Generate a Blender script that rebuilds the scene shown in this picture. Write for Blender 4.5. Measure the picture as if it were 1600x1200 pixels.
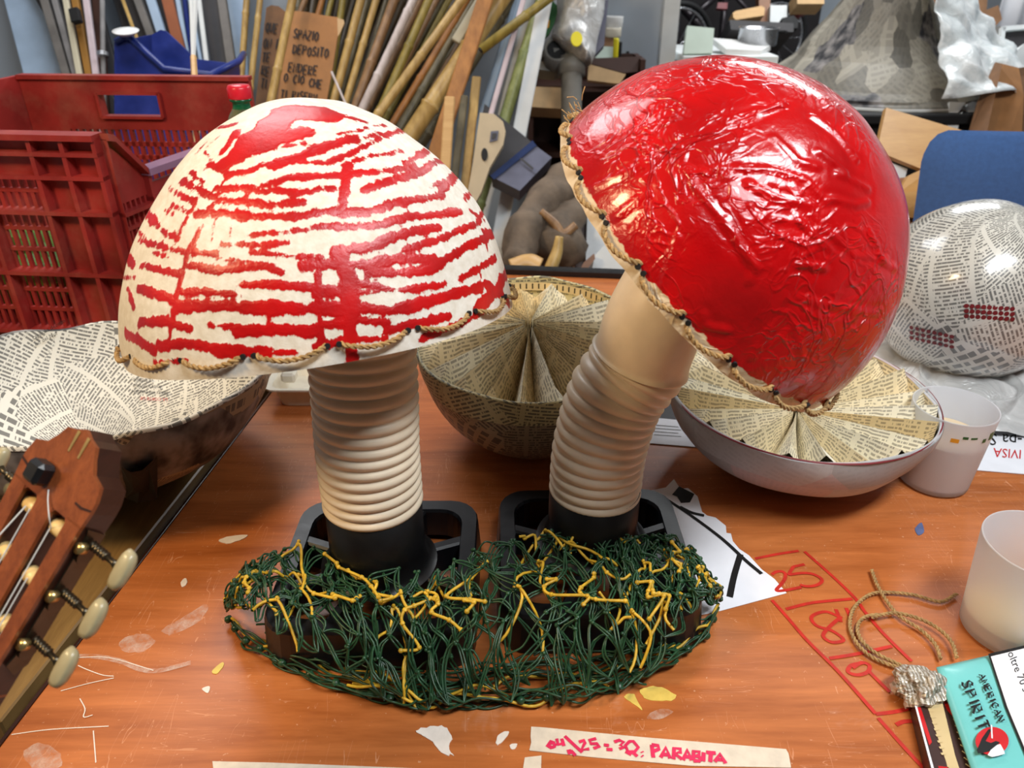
import bpy, math, random
import numpy as np
from mathutils import Vector, Matrix

for _o in list(bpy.data.objects): bpy.data.objects.remove(_o)
SC = bpy.context.scene
COL = SC.collection
RND = random.Random(7)

# ------------------------------------------------------------------ camera, world, lights, exposure
PITCH, H, F = math.radians(29), .655, 1202.0
cd = bpy.data.cameras.new('camera'); cam = bpy.data.objects.new('camera', cd); COL.objects.link(cam)
cam.location = (0, 0, H); cam.rotation_euler = (math.pi/2-PITCH, 0, 0)
cd.sensor_width = 36; cd.lens = 36*F/1600; cd.clip_start = .02
cd.dof.use_dof = True; cd.dof.focus_distance = .86; cd.dof.aperture_fstop = 7.5
SC.camera = cam
SC.view_settings.view_transform = 'Standard'; SC.view_settings.look = 'None'
SC.view_settings.gamma = 1; SC.view_settings.use_curve_mapping = False
SC.view_settings.exposure = 0.2
wd = bpy.data.worlds.new('world'); SC.world = wd; wd.use_nodes = True
wd.node_tree.nodes['Background'].inputs[0].default_value = (.75, .82, .9, 1)
wd.node_tree.nodes['Background'].inputs[1].default_value = .05
def area(name, loc, target, sx, sy, power, col):
    l = bpy.data.lights.new(name, 'AREA'); l.shape = 'RECTANGLE'; l.size = sx; l.size_y = sy
    l.energy = power; l.color = col
    o = bpy.data.objects.new(name, l); COL.objects.link(o); o.location = loc
    o.rotation_euler = (Vector(target)-Vector(loc)).to_track_quat('-Z', 'Y').to_euler()
    return o
area('ceiling_tube_cool', (.75, .1, 1.82), (.3, .75, .1), 1.1, .3, 33, (.93, .97, 1))
area('ceiling_lamp_warm', (-1.25, .15, 1.45), (-.1, .75, .15), .3, .3, 17, (1, .72, .40))
area('ceiling_tube_back', (-.9, 2.3, 1.85), (-.7, 2.4, 0), 1.5, .7, 22, (.95, .97, 1))
area('ceiling_tube_far', (1.55, 3.3, 1.85), (1.5, 3.2, 0), 1.2, .8, 36, (.95, .98, 1))

# ------------------------------------------------------------------ projection helper (pixel of the photograph + distance -> place)
_fw = np.array([0, math.cos(PITCH), -math.sin(PITCH)]); _up = np.array([0, math.sin(PITCH), math.cos(PITCH)]); _rt = np.array([1., 0, 0])
_C = np.array([0, 0, H])
def ray(u, v): return _fw + _rt*(u-800)/F + _up*(600-v)/F
def P(u, v, z=None, y=None, d=None):
    r = ray(u, v)
    t = (z-H)/r[2] if z is not None else (y/r[1] if y is not None else d)
    return _C + r*t
def nrm(a): a = np.array(a, float); return a/np.linalg.norm(a)

# ------------------------------------------------------------------ object helpers
WLOC = {}
def mk(name, V, Fc, mat, parent=None, smooth=False, uv=None, attr=None):
    V = np.asarray(V, float)
    O = np.array([(V[:, 0].min()+V[:, 0].max())/2, (V[:, 1].min()+V[:, 1].max())/2, V[:, 2].min()])
    me = bpy.data.meshes.new(name)
    me.from_pydata((V-O).tolist(), [], [list(f) for f in Fc])
    if uv is not None:
        l = me.uv_layers.new(name='UVMap'); idx = np.empty(len(me.loops), int); me.loops.foreach_get('vertex_index', idx)
        l.data.foreach_set('uv', np.asarray(uv, np.float32)[idx].ravel())
    for k, a in (attr or {}).items():
        at = me.attributes.new(k, 'FLOAT', 'POINT'); at.data.foreach_set('value', np.asarray(a, np.float32))
    if smooth: me.polygons.foreach_set('use_smooth', [True]*len(me.polygons))
    me.materials.append(M(mat) if isinstance(mat, str) else mat)
    me.update()
    o = bpy.data.objects.new(name, me); COL.objects.link(o)
    WLOC[o.name] = O
    if parent is not None:
        o.parent = parent; o.location = (O-WLOC[parent.name]).tolist()
    else: o.location = O.tolist()
    return o
def thing(name, label, cat, loc, group=None):
    o = bpy.data.objects.new(name, None); COL.objects.link(o); o.empty_display_size = .02
    o.location = tuple(float(x) for x in loc); WLOC[o.name] = np.array(loc, float)
    return tag(o, label, cat, group)
def tag(o, label, cat, group=None, kind=None):
    o['label'] = label; o['category'] = cat
    if group: o['group'] = group
    if kind: o['kind'] = kind
    return o
def struct(o, label=None):
    o['kind'] = 'structure'
    if label: o['label'] = label
    return o
class MB:
    def __init__(s): s.V = []; s.F = []; s.U = []; s.n = 0
    def add(s, V, Fc, uv=None):
        V = np.asarray(V, float); s.V.append(V)
        s.F += [tuple(i+s.n for i in f) for f in Fc]; s.n += len(V)
        s.U.append(np.asarray(uv, float) if uv is not None else V[:, :2]); return s
    def build(s, name, mat, parent=None, smooth=False): return mk(name, np.vstack(s.V), s.F, mat, parent, smooth, np.vstack(s.U))
BF = [(0,1,3,2),(4,6,7,5),(0,4,5,1),(2,3,7,6),(0,2,6,4),(1,5,7,3)]
def hexa(c8): return np.array(c8, float), BF         # order: x0y0z0 x0y0z1 x0y1z0 x0y1z1 x1...
def obox(c, ax, ay, az, hx, hy, hz):
    c = np.array(c, float); ax, ay, az = (np.array(a, float) for a in (ax, ay, az))
    return np.array([c+ax*hx*i+ay*hy*j+az*hz*k for i in (-1, 1) for j in (-1, 1) for k in (-1, 1)]), BF
X3, Y3, Z3 = np.eye(3)
def box(x0, x1, y0, y1, z0, z1): return obox(((x0+x1)/2, (y0+y1)/2, (z0+z1)/2), X3, Y3, Z3, (x1-x0)/2, (y1-y0)/2, (z1-z0)/2)
def bevbox(c, ax, ay, az, hx, hy, hz, b):
    # box with chamfered edges: 24 vertices
    c = np.array(c, float); A = [np.array(a, float) for a in (ax, ay, az)]; h = (hx, hy, hz)
    V = []; ix = {}
    for i in (-1, 1):
        for j in (-1, 1):
            for k in (-1, 1):
                s = (i, j, k)
                for q in range(3):
                    p = c.copy()
                    for m in range(3): p = p + A[m]*s[m]*(h[m] if m == q else h[m]-b)
                    ix[(s, q)] = len(V); V.append(p)
    Fc = []
    for q in range(3):
        a, e = [m for m in range(3) if m != q]
        for sg in (-1, 1):
            L = []
            for (sa, se) in ((-1,-1),(1,-1),(1,1),(-1,1)):
                s = [0,0,0]; s[q] = sg; s[a] = sa; s[e] = se; L.append(ix[(tuple(s), q)])
            Fc.append(L)
        for sa in (-1, 1):
            for se in (-1, 1):     # edge running along q
                s0 = [0,0,0]; s0[a] = sa; s0[e] = se; s1 = list(s0); s0[q] = -1; s1[q] = 1
                Fc.append([ix[(tuple(s0), a)], ix[(tuple(s1), a)], ix[(tuple(s1), e)], ix[(tuple(s0), e)]])
    for i in (-1, 1):
        for j in (-1, 1):
            for k in (-1, 1): Fc.append([ix[((i,j,k), 0)], ix[((i,j,k), 1)], ix[((i,j,k), 2)]])
    return np.array(V), Fc
def frame(t):
    t = nrm(t); a = np.array([0, 0, 1.]) if abs(t[2]) < .9 else np.array([1., 0, 0])
    x = nrm(np.cross(a, t)); return x, np.cross(t, x)
def tube(path, r, n=8, caps=True, closed=False, uvl=1.0):
    path = np.asarray(path, float); m = len(path); r = np.broadcast_to(np.asarray(r, float), (m,))
    if closed: T = np.roll(path, -1, 0)-np.roll(path, 1, 0)
    else: T = np.gradient(path, axis=0)
    x, y = frame(T[0]); V = []; U = []; L = 0
    for i in range(m):
        t = nrm(T[i]); x = nrm(x-t*np.dot(x, t)); y = np.cross(t, x)
        if i: L += np.linalg.norm(path[i]-path[i-1])
        for k in range(n):
            a = 2*math.pi*k/n; V.append(path[i]+(x*math.cos(a)+y*math.sin(a))*r[i]); U.append((a*r[i], L))
    Fc = []
    mm = m if closed else m-1
    for i in range(mm):
        for k in range(n):
            a, b = i*n+k, i*n+(k+1) % n; c, d = ((i+1) % m)*n+(k+1) % n, ((i+1) % m)*n+k
            Fc.append((a, b, c, d))
    if caps and not closed: Fc += [tuple(range(n))[::-1], tuple((m-1)*n+k for k in range(n))]
    return np.array(V), Fc, np.array(U)
def rope(mb, path, R, pitch=.012, n=6):
    path = np.asarray(path, float); seg = np.linalg.norm(np.diff(path, axis=0), axis=1); s = np.r_[0, np.cumsum(seg)]
    m = max(4, int(s[-1]/pitch*7)); q = np.linspace(0, s[-1], m)
    pts = np.stack([np.interp(q, s, path[:, k]) for k in range(3)], 1)
    T = np.gradient(pts, axis=0); x, _ = frame(T[0]); A = []; B = []
    for i in range(m):
        t = nrm(T[i]); x = nrm(x-t*np.dot(x, t)); y = np.cross(t, x); a = 2*math.pi*q[i]/pitch
        o = (x*math.cos(a)+y*math.sin(a))*R*.5; A.append(pts[i]+o); B.append(pts[i]-o)
    for pth in (A, B): mb.add(*tube(pth, R*.58, n))
    return mb
def spline(pts, n=12):
    pts = [np.array(p, float) for p in pts]; pts = [2*pts[0]-pts[1]]+pts+[2*pts[-1]-pts[-2]]; out = []
    for i in range(1, len(pts)-2):
        p0, p1, p2, p3 = pts[i-1:i+3]
        for k in range(n):
            t = k/n; out.append(.5*((2*p1)+(-p0+p2)*t+(2*p0-5*p1+4*p2-p3)*t*t+(-p0+3*p1-3*p2+p3)*t**3))
    out.append(pts[-2]); return np.array(out)
def lathe(prof, c, axis=(0, 0, 1), n=64, disp=None, xref=None, uvs=1.0):
    c = np.array(c, float); ax = nrm(axis)
    x = nrm(np.cross(np.cross(ax, (1., 0, 0) if xref is None else xref), ax)); y = np.cross(ax, x)
    V = []; U = []; L = 0; R = max(p[0] for p in prof)
    for i, (r, h) in enumerate(prof):
        if i: L += math.hypot(r-prof[i-1][0], h-prof[i-1][1])
        for k in range(n+1):
            a = 2*math.pi*k/n; rr, hh = (r, h) if disp is None else disp(r, h, a, i)
            V.append(c+(x*math.cos(a)+y*math.sin(a))*rr+ax*hh); U.append((a*R*uvs, L*uvs))
    Fc = []
    for i in range(len(prof)-1):
        for k in range(n): a = i*(n+1)+k; Fc.append((a, a+1, a+n+2, a+n+1))
    V = np.array(V)
    return V, Fc, np.array(U)
def prism(poly, nvec, th):
    poly = np.asarray(poly, float); k = len(poly); n = nrm(nvec)*th
    V = np.vstack([poly, poly+n]); Fc = [tuple(range(k))[::-1], tuple(range(k, 2*k))]+[(i, (i+1) % k, k+(i+1) % k, k+i) for i in range(k)]
    return V, Fc
def pxprism(pts, d, th, y=None):
    """outline seen in the photograph at distance d (or world y), given a real thickness away from the viewer"""
    if y is not None: poly = [P(u, v, y=y) for u, v in pts]
    else: poly = [P(u, v, d=d) for u, v in pts]
    n = (0, 1, 0) if y is not None else _fw
    return prism(poly, n, th)
def ribbon(mb, pts, w, n, th=.0004):
    pts = np.asarray(pts, float); n = nrm(n); T = np.gradient(pts, axis=0); V = []
    for i in range(len(pts)):
        t = nrm(T[i]); s = np.cross(n, t)*w/2
        o = n*(th+1.2e-5*(i+mb.n/2 % 40)); V += [pts[i]-s+o, pts[i]+s+o]
    m = len(pts); Fc = [(2*i, 2*i+1, 2*i+3, 2*i+2) for i in range(m-1)]
    mb.add(V, Fc); return mb
def gridsurf(fn, nu, nv):
    V = []; U = []
    for j in range(nv+1):
        for i in range(nu+1):
            p = fn(i/nu, j/nv); V.append(p); U.append((i/nu, j/nv))
    Fc = [(j*(nu+1)+i, j*(nu+1)+i+1, (j+1)*(nu+1)+i+1, (j+1)*(nu+1)+i) for j in range(nv) for i in range(nu)]
    return np.array(V), Fc, np.array(U)
def vnoise(p, scale, seed=0):
    p = np.asarray(p, float)*scale+seed*17.31; i = np.floor(p).astype(np.int64); f = p-i; f = f*f*(3-2*f)
    def h(a): 
        x = (a[..., 0]*73856093) ^ (a[..., 1]*19349663) ^ (a[..., 2]*83492791) ^ (seed*2654435)
        x = (x ^ (x >> 13))*1274126177; x = x ^ (x >> 16); return (x & 0xffff)/65535.
    r = 0
    for a in (0, 1):
        for b in (0, 1):
            for c in (0, 1):
                w = (f[..., 0] if a else 1-f[..., 0])*(f[..., 1] if b else 1-f[..., 1])*(f[..., 2] if c else 1-f[..., 2])
                r = r+w*h(i+np.array([a, b, c]))
    return r
def segdist(V, poly):
    best = np.full(len(V), 9.)
    for a, b in zip(poly[:-1], poly[1:]):
        ab = b-a; t = np.clip(((V-a)@ab)/max(ab@ab, 1e-12), 0, 1); best = np.minimum(best, np.linalg.norm(V-a-t[:, None]*ab, axis=1))
    return best
# a pen-stroke alphabet for lettering (unit box, baseline 0)
SF = {'A':[[(0,0),(.5,1),(1,0)],[(.2,.4),(.8,.4)]],'B':[[(0,0),(0,1),(.7,.9),(.7,.6),(0,.52),(.8,.4),(.8,.1),(0,0)]],'C':[[(.9,.85),(.5,1),(.1,.7),(.1,.3),(.5,0),(.9,.15)]],
'D':[[(0,0),(0,1),(.6,.85),(.85,.5),(.6,.12),(0,0)]],'E':[[(.8,1),(0,1),(0,0),(.8,0)],[(0,.5),(.65,.5)]],'H':[[(0,0),(0,1)],[(.8,0),(.8,1)],[(0,.5),(.8,.5)]],
'I':[[(.15,0),(.15,1)]],'K':[[(0,0),(0,1)],[(.8,1),(0,.45),(.8,0)]],'L':[[(0,1),(0,0),(.7,0)]],'M':[[(0,0),(.1,1),(.5,.35),(.9,1),(1,0)]],'N':[[(0,0),(0,1),(.8,0),(.8,1)]],
'O':[[(.45,1),(.1,.75),(.1,.25),(.45,0),(.85,.25),(.85,.75),(.45,1)]],'P':[[(0,0),(0,1),(.7,.9),(.75,.6),(0,.45)]],'Q':[[(.45,1),(.1,.75),(.1,.25),(.45,0),(.85,.25),(.85,.75),(.45,1)],[(.55,.3),(.95,-.1)]],
'R':[[(0,0),(0,1),(.7,.9),(.7,.6),(0,.48),(.8,0)]],'S':[[(.8,.88),(.45,1),(.1,.8),(.2,.58),(.75,.4),(.8,.15),(.4,0),(0,.12)]],'T':[[(0,1),(.9,1)],[(.45,1),(.45,0)]],
'U':[[(0,1),(.05,.2),(.4,0),(.75,.2),(.8,1)]],'V':[[(0,1),(.4,0),(.8,1)]],'Z':[[(0,1),(.8,1),(0,0),(.8,0)]],'0':[[(.45,1),(.1,.75),(.1,.25),(.45,0),(.85,.25),(.85,.75),(.45,1)]],
'2':[[(.05,.8),(.4,1),(.75,.8),(.6,.5),(0,0),(.85,0)]],'3':[[(.05,.9),(.5,1),(.75,.8),(.3,.55),(.8,.3),(.5,0),(0,.1)]],'4':[[(.6,0),(.6,1),(0,.35),(.85,.35)]],'5':[[(.75,1),(.1,1),(.05,.6),(.5,.65),(.8,.35),(.5,0),(0,.08)]],
'7':[[(0,1),(.8,1),(.3,0)]],'8':[[(.4,.52),(.1,.75),(.4,1),(.7,.77),(.4,.52),(.05,.25),(.4,0),(.8,.25),(.4,.52)]],'9':[[(.7,.6),(.3,.5),(.1,.75),(.4,1),(.7,.75),(.6,0)]],'/':[[(.1,-.1),(.6,1.1)]],'=':[[(.1,.35),(.7,.35)],[(.1,.65),(.7,.65)]],'.':[[(.3,0),(.4,.08)]],"'":[[(.3,1.15),(.45,1.35)]]}
def lettering(mb, s, o, dx, dy, n, w, adv=1.25, jit=0):
    """pen strokes; o = start of baseline, dx = one letter width, dy = letter height"""
    o = np.array(o, float); dx = np.array(dx, float); dy = np.array(dy, float); x = 0
    for ch in s:
        j = RND.uniform(-jit, jit)
        for st in SF.get(ch, []): ribbon(mb, [o+dx*(x+a)+dy*(b+j) for a, b in st], w, n)
        x += adv*(.5 if ch in "I.'" else 1)
    return mb

# ------------------------------------------------------------------ materials
MATS = {}
def M(k): return MATS[k]
class NT:
    def __init__(s, name):
        s.m = bpy.data.materials.new(name); s.m.use_nodes = True; s.t = s.m.node_tree; s.b = s.t.nodes['Principled BSDF']; MATS[name] = s.m
    def n(s, typ, props=None, **inp):
        nd = s.t.nodes.new('ShaderNode'+typ)
        for k, v in (props or {}).items(): setattr(nd, k, v)
        for k, v in inp.items():
            key = int(k[1:]) if k[0] == 'i' and k[1:].isdigit() else k.replace('_', ' ')
            s.set(nd.inputs[key], v)
        return nd
    def set(s, sock, v):
        if isinstance(v, bpy.types.NodeSocket): s.t.links.new(v, sock)
        elif isinstance(v, bpy.types.Node): s.t.links.new(v.outputs[0], sock)
        else:
            if isinstance(v, tuple) and len(v) == 3 and sock.type == 'RGBA': v = v+(1,)
            sock.default_value = v
    def math(s, op, a, b=0., c=0., clamp=False):
        return s.n('Math', {'operation': op, 'use_clamp': clamp}, i0=a, i1=b, i2=c).outputs[0]
    def mix(s, f, a, b, mode='MIX'):
        nd = s.t.nodes.new('ShaderNodeMix'); nd.data_type = 'RGBA'; nd.blend_type = mode
        s.set(nd.inputs[0], f); s.set(nd.inputs[6], a); s.set(nd.inputs[7], b); return nd.outputs[2]
    def ramp(s, f, lo, hi):
        return s.n('MapRange', {'clamp': True}, i0=f, i1=float(lo), i2=float(hi)).outputs[0]
    def noise(s, vec, scale, detail=3, rough=.5, dim='3D', dist=0):
        return s.n('TexNoise', {'noise_dimensions': dim}, Vector=vec, Scale=float(scale), Detail=float(detail), Roughness=rough, Distortion=float(dist)).outputs[0]
    def bump(s, h, strength=.3, dist=.002): s.set(s.b.inputs['Normal'], s.n('Bump', None, Strength=strength, Distance=dist, Height=h))
    def p(s, **k):
        for a, v in k.items(): s.set(s.b.inputs[a.replace('_', ' ')], v)
        return s
    def obj(s): return s.n('TexCoord').outputs['Object']
    def uvc(s): return s.n('TexCoord').outputs['UV']
def S(r, g, b):      # sRGB 0-255 -> linear
    return tuple((c/255/12.92) if c/255 <= .04045 else ((c/255+.055)/1.055)**2.4 for c in (r, g, b))
def simple(name, col, rough=.5, var=.25, scale=30, bump=.15, metal=0., dist=.001, **kw):
    m = NT(name); o = m.obj(); n = m.noise(o, scale, 4)
    dk = tuple(c*(1-var) for c in col); lt = tuple(min(1, c*(1+var*.6)) for c in col)
    m.p(Base_Color=m.mix(m.ramp(n, .3, .7), dk, lt), Roughness=m.math('ADD', m.math('MULTIPLY', n, .2), rough-.1), Metallic=metal, **kw)
    if bump: m.bump(m.noise(o, scale*4, 3), bump, dist)
    return m
def wood(name, c0, c1, rough=.45, scale=6, stretch=(1, 1, 14), along=None, bump=.1):
    m = NT(name); o = m.obj()
    mp = m.n('Mapping', None, Vector=o, Scale=stretch)
    n = m.noise(mp, scale, 5, .6, dist=.6); n2 = m.noise(mp, scale*6, 4, .6)
    f = m.math('ADD', m.math('MULTIPLY', n, .75), m.math('MULTIPLY', n2, .3))
    m.p(Base_Color=m.mix(m.ramp(f, .3, .75), c0, c1), Roughness=rough); m.bump(n2, bump, .001); return m
def newsprint(name, paper=(.62, .58, .5), ink=(.05, .05, .05), L=190., patch=11., photo=.12, head=.2, gloss=.55, warp=.004, txt=.8, coat=0., single=False, vary=.3, tint=None):
    m = NT(name); uv = m.uvc()
    nz = m.n('TexNoise', {'noise_dimensions': '2D'}, Vector=uv, Scale=14., Detail=2.)
    wv = m.n('VectorMath', {'operation': 'SCALE'}, i0=m.n('VectorMath', {'operation': 'SUBTRACT'}, i0=nz.outputs['Color'], i1=(.5, .5, .5)), Scale=warp)
    uvw = m.n('VectorMath', {'operation': 'ADD'}, i0=uv, i1=wv)
    vo = m.n('TexVoronoi', {'voronoi_dimensions': '2D', 'feature': 'F1', 'distance': 'CHEBYCHEV'}, Vector=uvw, Scale=patch, Randomness=1.)
    sp = m.n('SeparateColor', None, i0=vo.outputs['Color']); r, g, b = sp.outputs[:3]
    ang = 0. if single else m.math('MULTIPLY', r, 6.28)
    rot = m.n('VectorRotate', {'rotation_type': 'Z_AXIS'}, Vector=uvw, Angle=ang)
    xy = m.n('SeparateXYZ', None, i0=rot); x, y = xy.outputs[0], xy.outputs[1]
    def text(L, W, th, thick):
        yl = m.math('MULTIPLY', y, L); fl = m.math('FLOOR', yl); fr = m.math('FRACT', yl)
        cv = m.n('CombineXYZ', None, i0=m.math('MULTIPLY', x, W), i1=m.math('MULTIPLY', fl, 7.31))
        n = m.n('TexNoise', {'noise_dimensions': '2D'}, Vector=cv, Scale=1., Detail=2., Roughness=.7).outputs[0]
        return m.math('MULTIPLY', m.math('LESS_THAN', fr, thick), m.math('GREATER_THAN', n, th))
    body = text(L, L*1.1, .44, .52); big = text(L*.32, L*.42, .46, .6)
    col = m.math('FRACT', m.math('MULTIPLY', x, 17.)); colm = m.math('MULTIPLY', m.math('GREATER_THAN', col, .07), m.math('LESS_THAN', col, .95))
    body = m.math('MULTIPLY', body, colm)
    ish = m.math('GREATER_THAN', b, 1-head); isp = m.math('LESS_THAN', b, photo)
    tx = m.math('ADD', m.math('MULTIPLY', body, m.math('SUBTRACT', 1., ish)), m.math('MULTIPLY', big, ish))
    tx = m.math('MULTIPLY', tx, m.math('SUBTRACT', 1., isp)); tx = m.math('MULTIPLY', tx, txt)
    pv = m.math('SUBTRACT', 1.08, m.math('MULTIPLY', g, vary))
    pc = m.mix(1., paper, m.n('CombineColor', None, i0=pv, i1=pv, i2=m.math('MULTIPLY', pv, .97)), 'MULTIPLY')
    if tint: pc = m.mix(m.math('MULTIPLY', m.math('GREATER_THAN', r, .72), .6), pc, tint)
    c = m.mix(tx, pc, ink)
    ph = m.noise(uv, 22, 3, dim='2D'); c = m.mix(isp, c, m.mix(m.ramp(ph, .35, .7), (.02, .02, .025), (.3, .28, .27)))
    m.p(Base_Color=c, Roughness=gloss)
    if coat: m.p(Coat_Weight=coat, Coat_Roughness=.12)
    cr = m.noise(uv, 22, 5, .6, dim='2D'); ed = m.ramp(vo.outputs['Distance'], .0, .6)
    m.bump(m.math('ADD', cr, m.math('MULTIPLY', g, .7)), .35, .002); return m
# ------------------------------------------------------------------ material library
simple('wall_paint', S(178, 188, 198), .7, .08, 3); simple('wall_shade', S(110, 106, 100), .8, .1, 3); simple('ceiling_paint', S(150, 148, 144), .8, .05, 3)
simple('floor_tile', S(120, 112, 104), .5, .2, 5); simple('backing_black', S(30, 26, 28), .8, .4, 8)
simple('black_plastic', S(17, 18, 22), .38, .2, 60, .08); simple('black_matte', S(14, 14, 16), .7, .3, 40); simple('black_pipe', S(10, 10, 11), .4, .2, 40, .05)
simple('stem_plastic', S(232, 216, 190), .38, .05, 60, .05, Subsurface_Weight=.1, Subsurface_Radius=(.02, .015, .01))
simple('green_cord', S(36, 74, 46), .38, .5, 90, .2); simple('yellow_cord', S(214, 172, 48), .45, .4, 90, .2)
simple('twine', S(176, 142, 92), .85, .4, 200, .5); simple('crate_red', S(156, 44, 40), .45, .45, 9, .1)
m = MATS['crate_red']; _t = m.node_tree; _b = _t.nodes['Principled BSDF']; _n = _t.nodes.new('ShaderNodeTexNoise'); _n.inputs['Scale'].default_value = 5.; _n.inputs['Detail'].default_value = 6.; _n.inputs['Roughness'].default_value = .7
_tc = _t.nodes.new('ShaderNodeTexCoord'); _t.links.new(_tc.outputs['Object'], _n.inputs['Vector']); _mr = _t.nodes.new('ShaderNodeMapRange'); _mr.inputs[1].default_value = .48; _mr.inputs[2].default_value = .8; _mr.inputs[4].default_value = .55; _t.links.new(_n.outputs[0], _mr.inputs[0])
_mx = _t.nodes.new('ShaderNodeMix'); _mx.data_type = 'RGBA'; _t.links.new(_mr.outputs[0], _mx.inputs[0]); _t.links.new(_b.inputs['Base Color'].links[0].from_socket, _mx.inputs[6]); _mx.inputs[7].default_value = S(176, 120, 98)+(1,); _t.links.new(_mx.outputs[2], _b.inputs['Base Color'])
simple('blue_plastic', S(22, 42, 120), .35, .25, 20, .05); simple('red_plastic', S(214, 30, 50), .3, .15, 30, .03)
simple('cardboard', S(168, 118, 72), .8, .15, 24, .2); simple('cardboard_dark', S(128, 92, 62), .8, .2, 24, .2); simple('cardboard_light', S(205, 170, 125), .8, .12, 24, .2)
simple('marker_black', S(40, 26, 20), .7, .2, 60, 0); simple('marker_red', S(196, 38, 22), .6, .25, 80, 0); simple('marker_pink', S(226, 36, 88), .6, .2, 80, 0)
simple('ink_black', S(10, 10, 10), .55, .1, 60, 0); simple('ink_red', S(206, 26, 34), .5, .1, 60, 0)
simple('paper_white', S(236, 237, 242), .7, .04, 30, .1); simple('masking_tape', S(226, 212, 192), .75, .12, 70, .3); simple('white_paint', S(240, 228, 215), .5, .1, 60, .4); simple('yellow_paint', S(226, 196, 96), .5, .15, 60, .4)
simple('blue_paint', S(90, 105, 150), .6, .2, 60, .2); simple('blue_fabric', S(64, 100, 156), .9, .12, 120, .3, dist=.0015); simple('blue_fabric_dark', S(30, 48, 92), .9, .15, 120, .3)
simple('white_plastic', S(228, 228, 226), .4, .06, 30, .03); simple('white_foam', S(226, 218, 200), .6, .05, 90, .1); simple('cream_roller', S(238, 204, 138), .4, .1, 60, .05)
simple('pearl_button', S(176, 164, 128), .3, .1, 30, .03); simple('metal_dark', S(92, 84, 70), .35, .3, 50, .1, metal=.9); simple('brass', S(214, 190, 130), .3, .2, 50, .05, metal=.9)
simple('steel', S(190, 192, 196), .28, .2, 30, .05, metal=.9); simple('grey_pipe', S(120, 118, 112), .5, .25, 20, .1); simple('grey_blue', S(96, 98, 116), .6, .2, 20, .1); simple('grey_mid', S(128, 126, 126), .6, .25, 18, .1)
simple('pale_blue', S(164, 186, 210), .6, .12, 12, .05); simple('board_white', S(222, 226, 226), .6, .1, 12, .05); simple('board_pink', S(206, 190, 196), .6, .15, 18, .05); simple('board_grey', S(112, 108, 104), .6, .25, 18, .1)
simple('board_ochre', S(158, 112, 44), .6, .25, 14, .1); simple('board_brown', S(150, 84, 48), .6, .2, 12, .1); simple('board_cream', S(206, 198, 172), .6, .12, 14, .1); simple('board_dark', S(58, 56, 58), .6, .3, 14, .1); simple('beige_plastic', S(196, 178, 146), .5, .1, 20, .05)
simple('cabinet_brown', S(70, 42, 32), .5, .25, 8, .05); simple('mint_board', S(190, 206, 194), .6, .08, 10, .05); simple('leaf_green', S(92, 140, 48), .6, .4, 30, .2); simple('paddle_green', S(38, 96, 48), .4, .2, 20, .05)
simple('orange_paint', S(230, 160, 40), .5, .1, 20, .05); simple('label_yellow', S(240, 226, 40), .5, .08, 20, .05); simple('dark_metal_tube', S(46, 40, 44), .35, .3, 20, .05, metal=.4); simple('dark_red', S(120, 22, 30), .5, .25, 20, .05)
simple('driftwood', S(112, 96, 80), .8, .45, 16, .5, dist=.004); simple('styrofoam', S(224, 228, 230), .7, .05, 60, .15); simple('pouch_cyan', S(120, 206, 204), .3, .06, 20, .1); simple('pack_red', S(206, 30, 34), .35, .1, 20, .03); simple('pack_brown', S(66, 42, 38), .4, .15, 20, .03)
simple('gold_cream', S(214, 190, 140), .45, .1, 20, .03); simple('teal', S(130, 214, 204), .5, .1, 20, .03); simple('pink_plastic', S(238, 160, 180), .4, .1, 20, .03); simple('mauve_rail', S(150, 112, 140), .35, .15, 14, .05)
simple('liquid_milky', S(228, 206, 170), .3, .04, 20, 0); simple('liquid_tea', S(222, 188, 120), .25, .04, 20, 0)
wood('wood_pale', S(196, 150, 92), S(222, 182, 122)); wood('wood_tan', S(112, 84, 48), S(158, 126, 76), .35, 5, (8, 1, 1)); wood('wood_guitar', S(104, 50, 26), S(158, 86, 46), .28, 7, (14, 14, 1.2)); wood('wood_guitar_dark', S(40, 22, 18), S(66, 36, 26), .3, 7)
wood('wood_pine', S(184, 134, 72), S(212, 164, 98), .5, 4, (1, 1, 8)); wood('wood_brown', S(112, 72, 44), S(150, 100, 62), .5, 6)
def bamboo(name, a, b):
    m = NT(name); o = m.obj(); mp = m.n('Mapping', None, Vector=o, Scale=(22, 22, 2.2)); n = m.noise(mp, 2, 5, .6); n2 = m.noise(o, 5, 4)
    c = m.mix(m.ramp(n, .3, .7), a, b); c = m.mix(m.ramp(n2, .5, .85), c, tuple(x*.5 for x in a)); m.p(Base_Color=c, Roughness=.45); m.bump(n, .15, .002)
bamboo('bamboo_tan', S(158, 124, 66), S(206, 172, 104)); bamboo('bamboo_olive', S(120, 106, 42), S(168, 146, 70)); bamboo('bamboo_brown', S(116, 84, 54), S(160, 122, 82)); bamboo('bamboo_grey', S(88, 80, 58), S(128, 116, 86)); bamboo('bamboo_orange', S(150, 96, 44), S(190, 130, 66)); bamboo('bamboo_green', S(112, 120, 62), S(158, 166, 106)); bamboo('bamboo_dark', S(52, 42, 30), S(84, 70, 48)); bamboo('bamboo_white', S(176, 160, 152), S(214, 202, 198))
newsprint('news_grey', S(198, 192, 180), L=165, patch=9, head=.15, photo=.14, vary=.35)
newsprint('news_light', S(228, 226, 220), L=170, patch=8, head=.18, photo=.07, vary=.2)
newsprint('news_dark', S(176, 160, 134), L=165, patch=8, head=.2, photo=.14, vary=.4)
newsprint('news_yellow', S(204, 192, 148), L=165, patch=9, head=.1, photo=.05)
newsprint('news_ball', S(206, 204, 198), L=165, patch=8, head=.08, photo=.14, coat=.9, gloss=.3)
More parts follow.
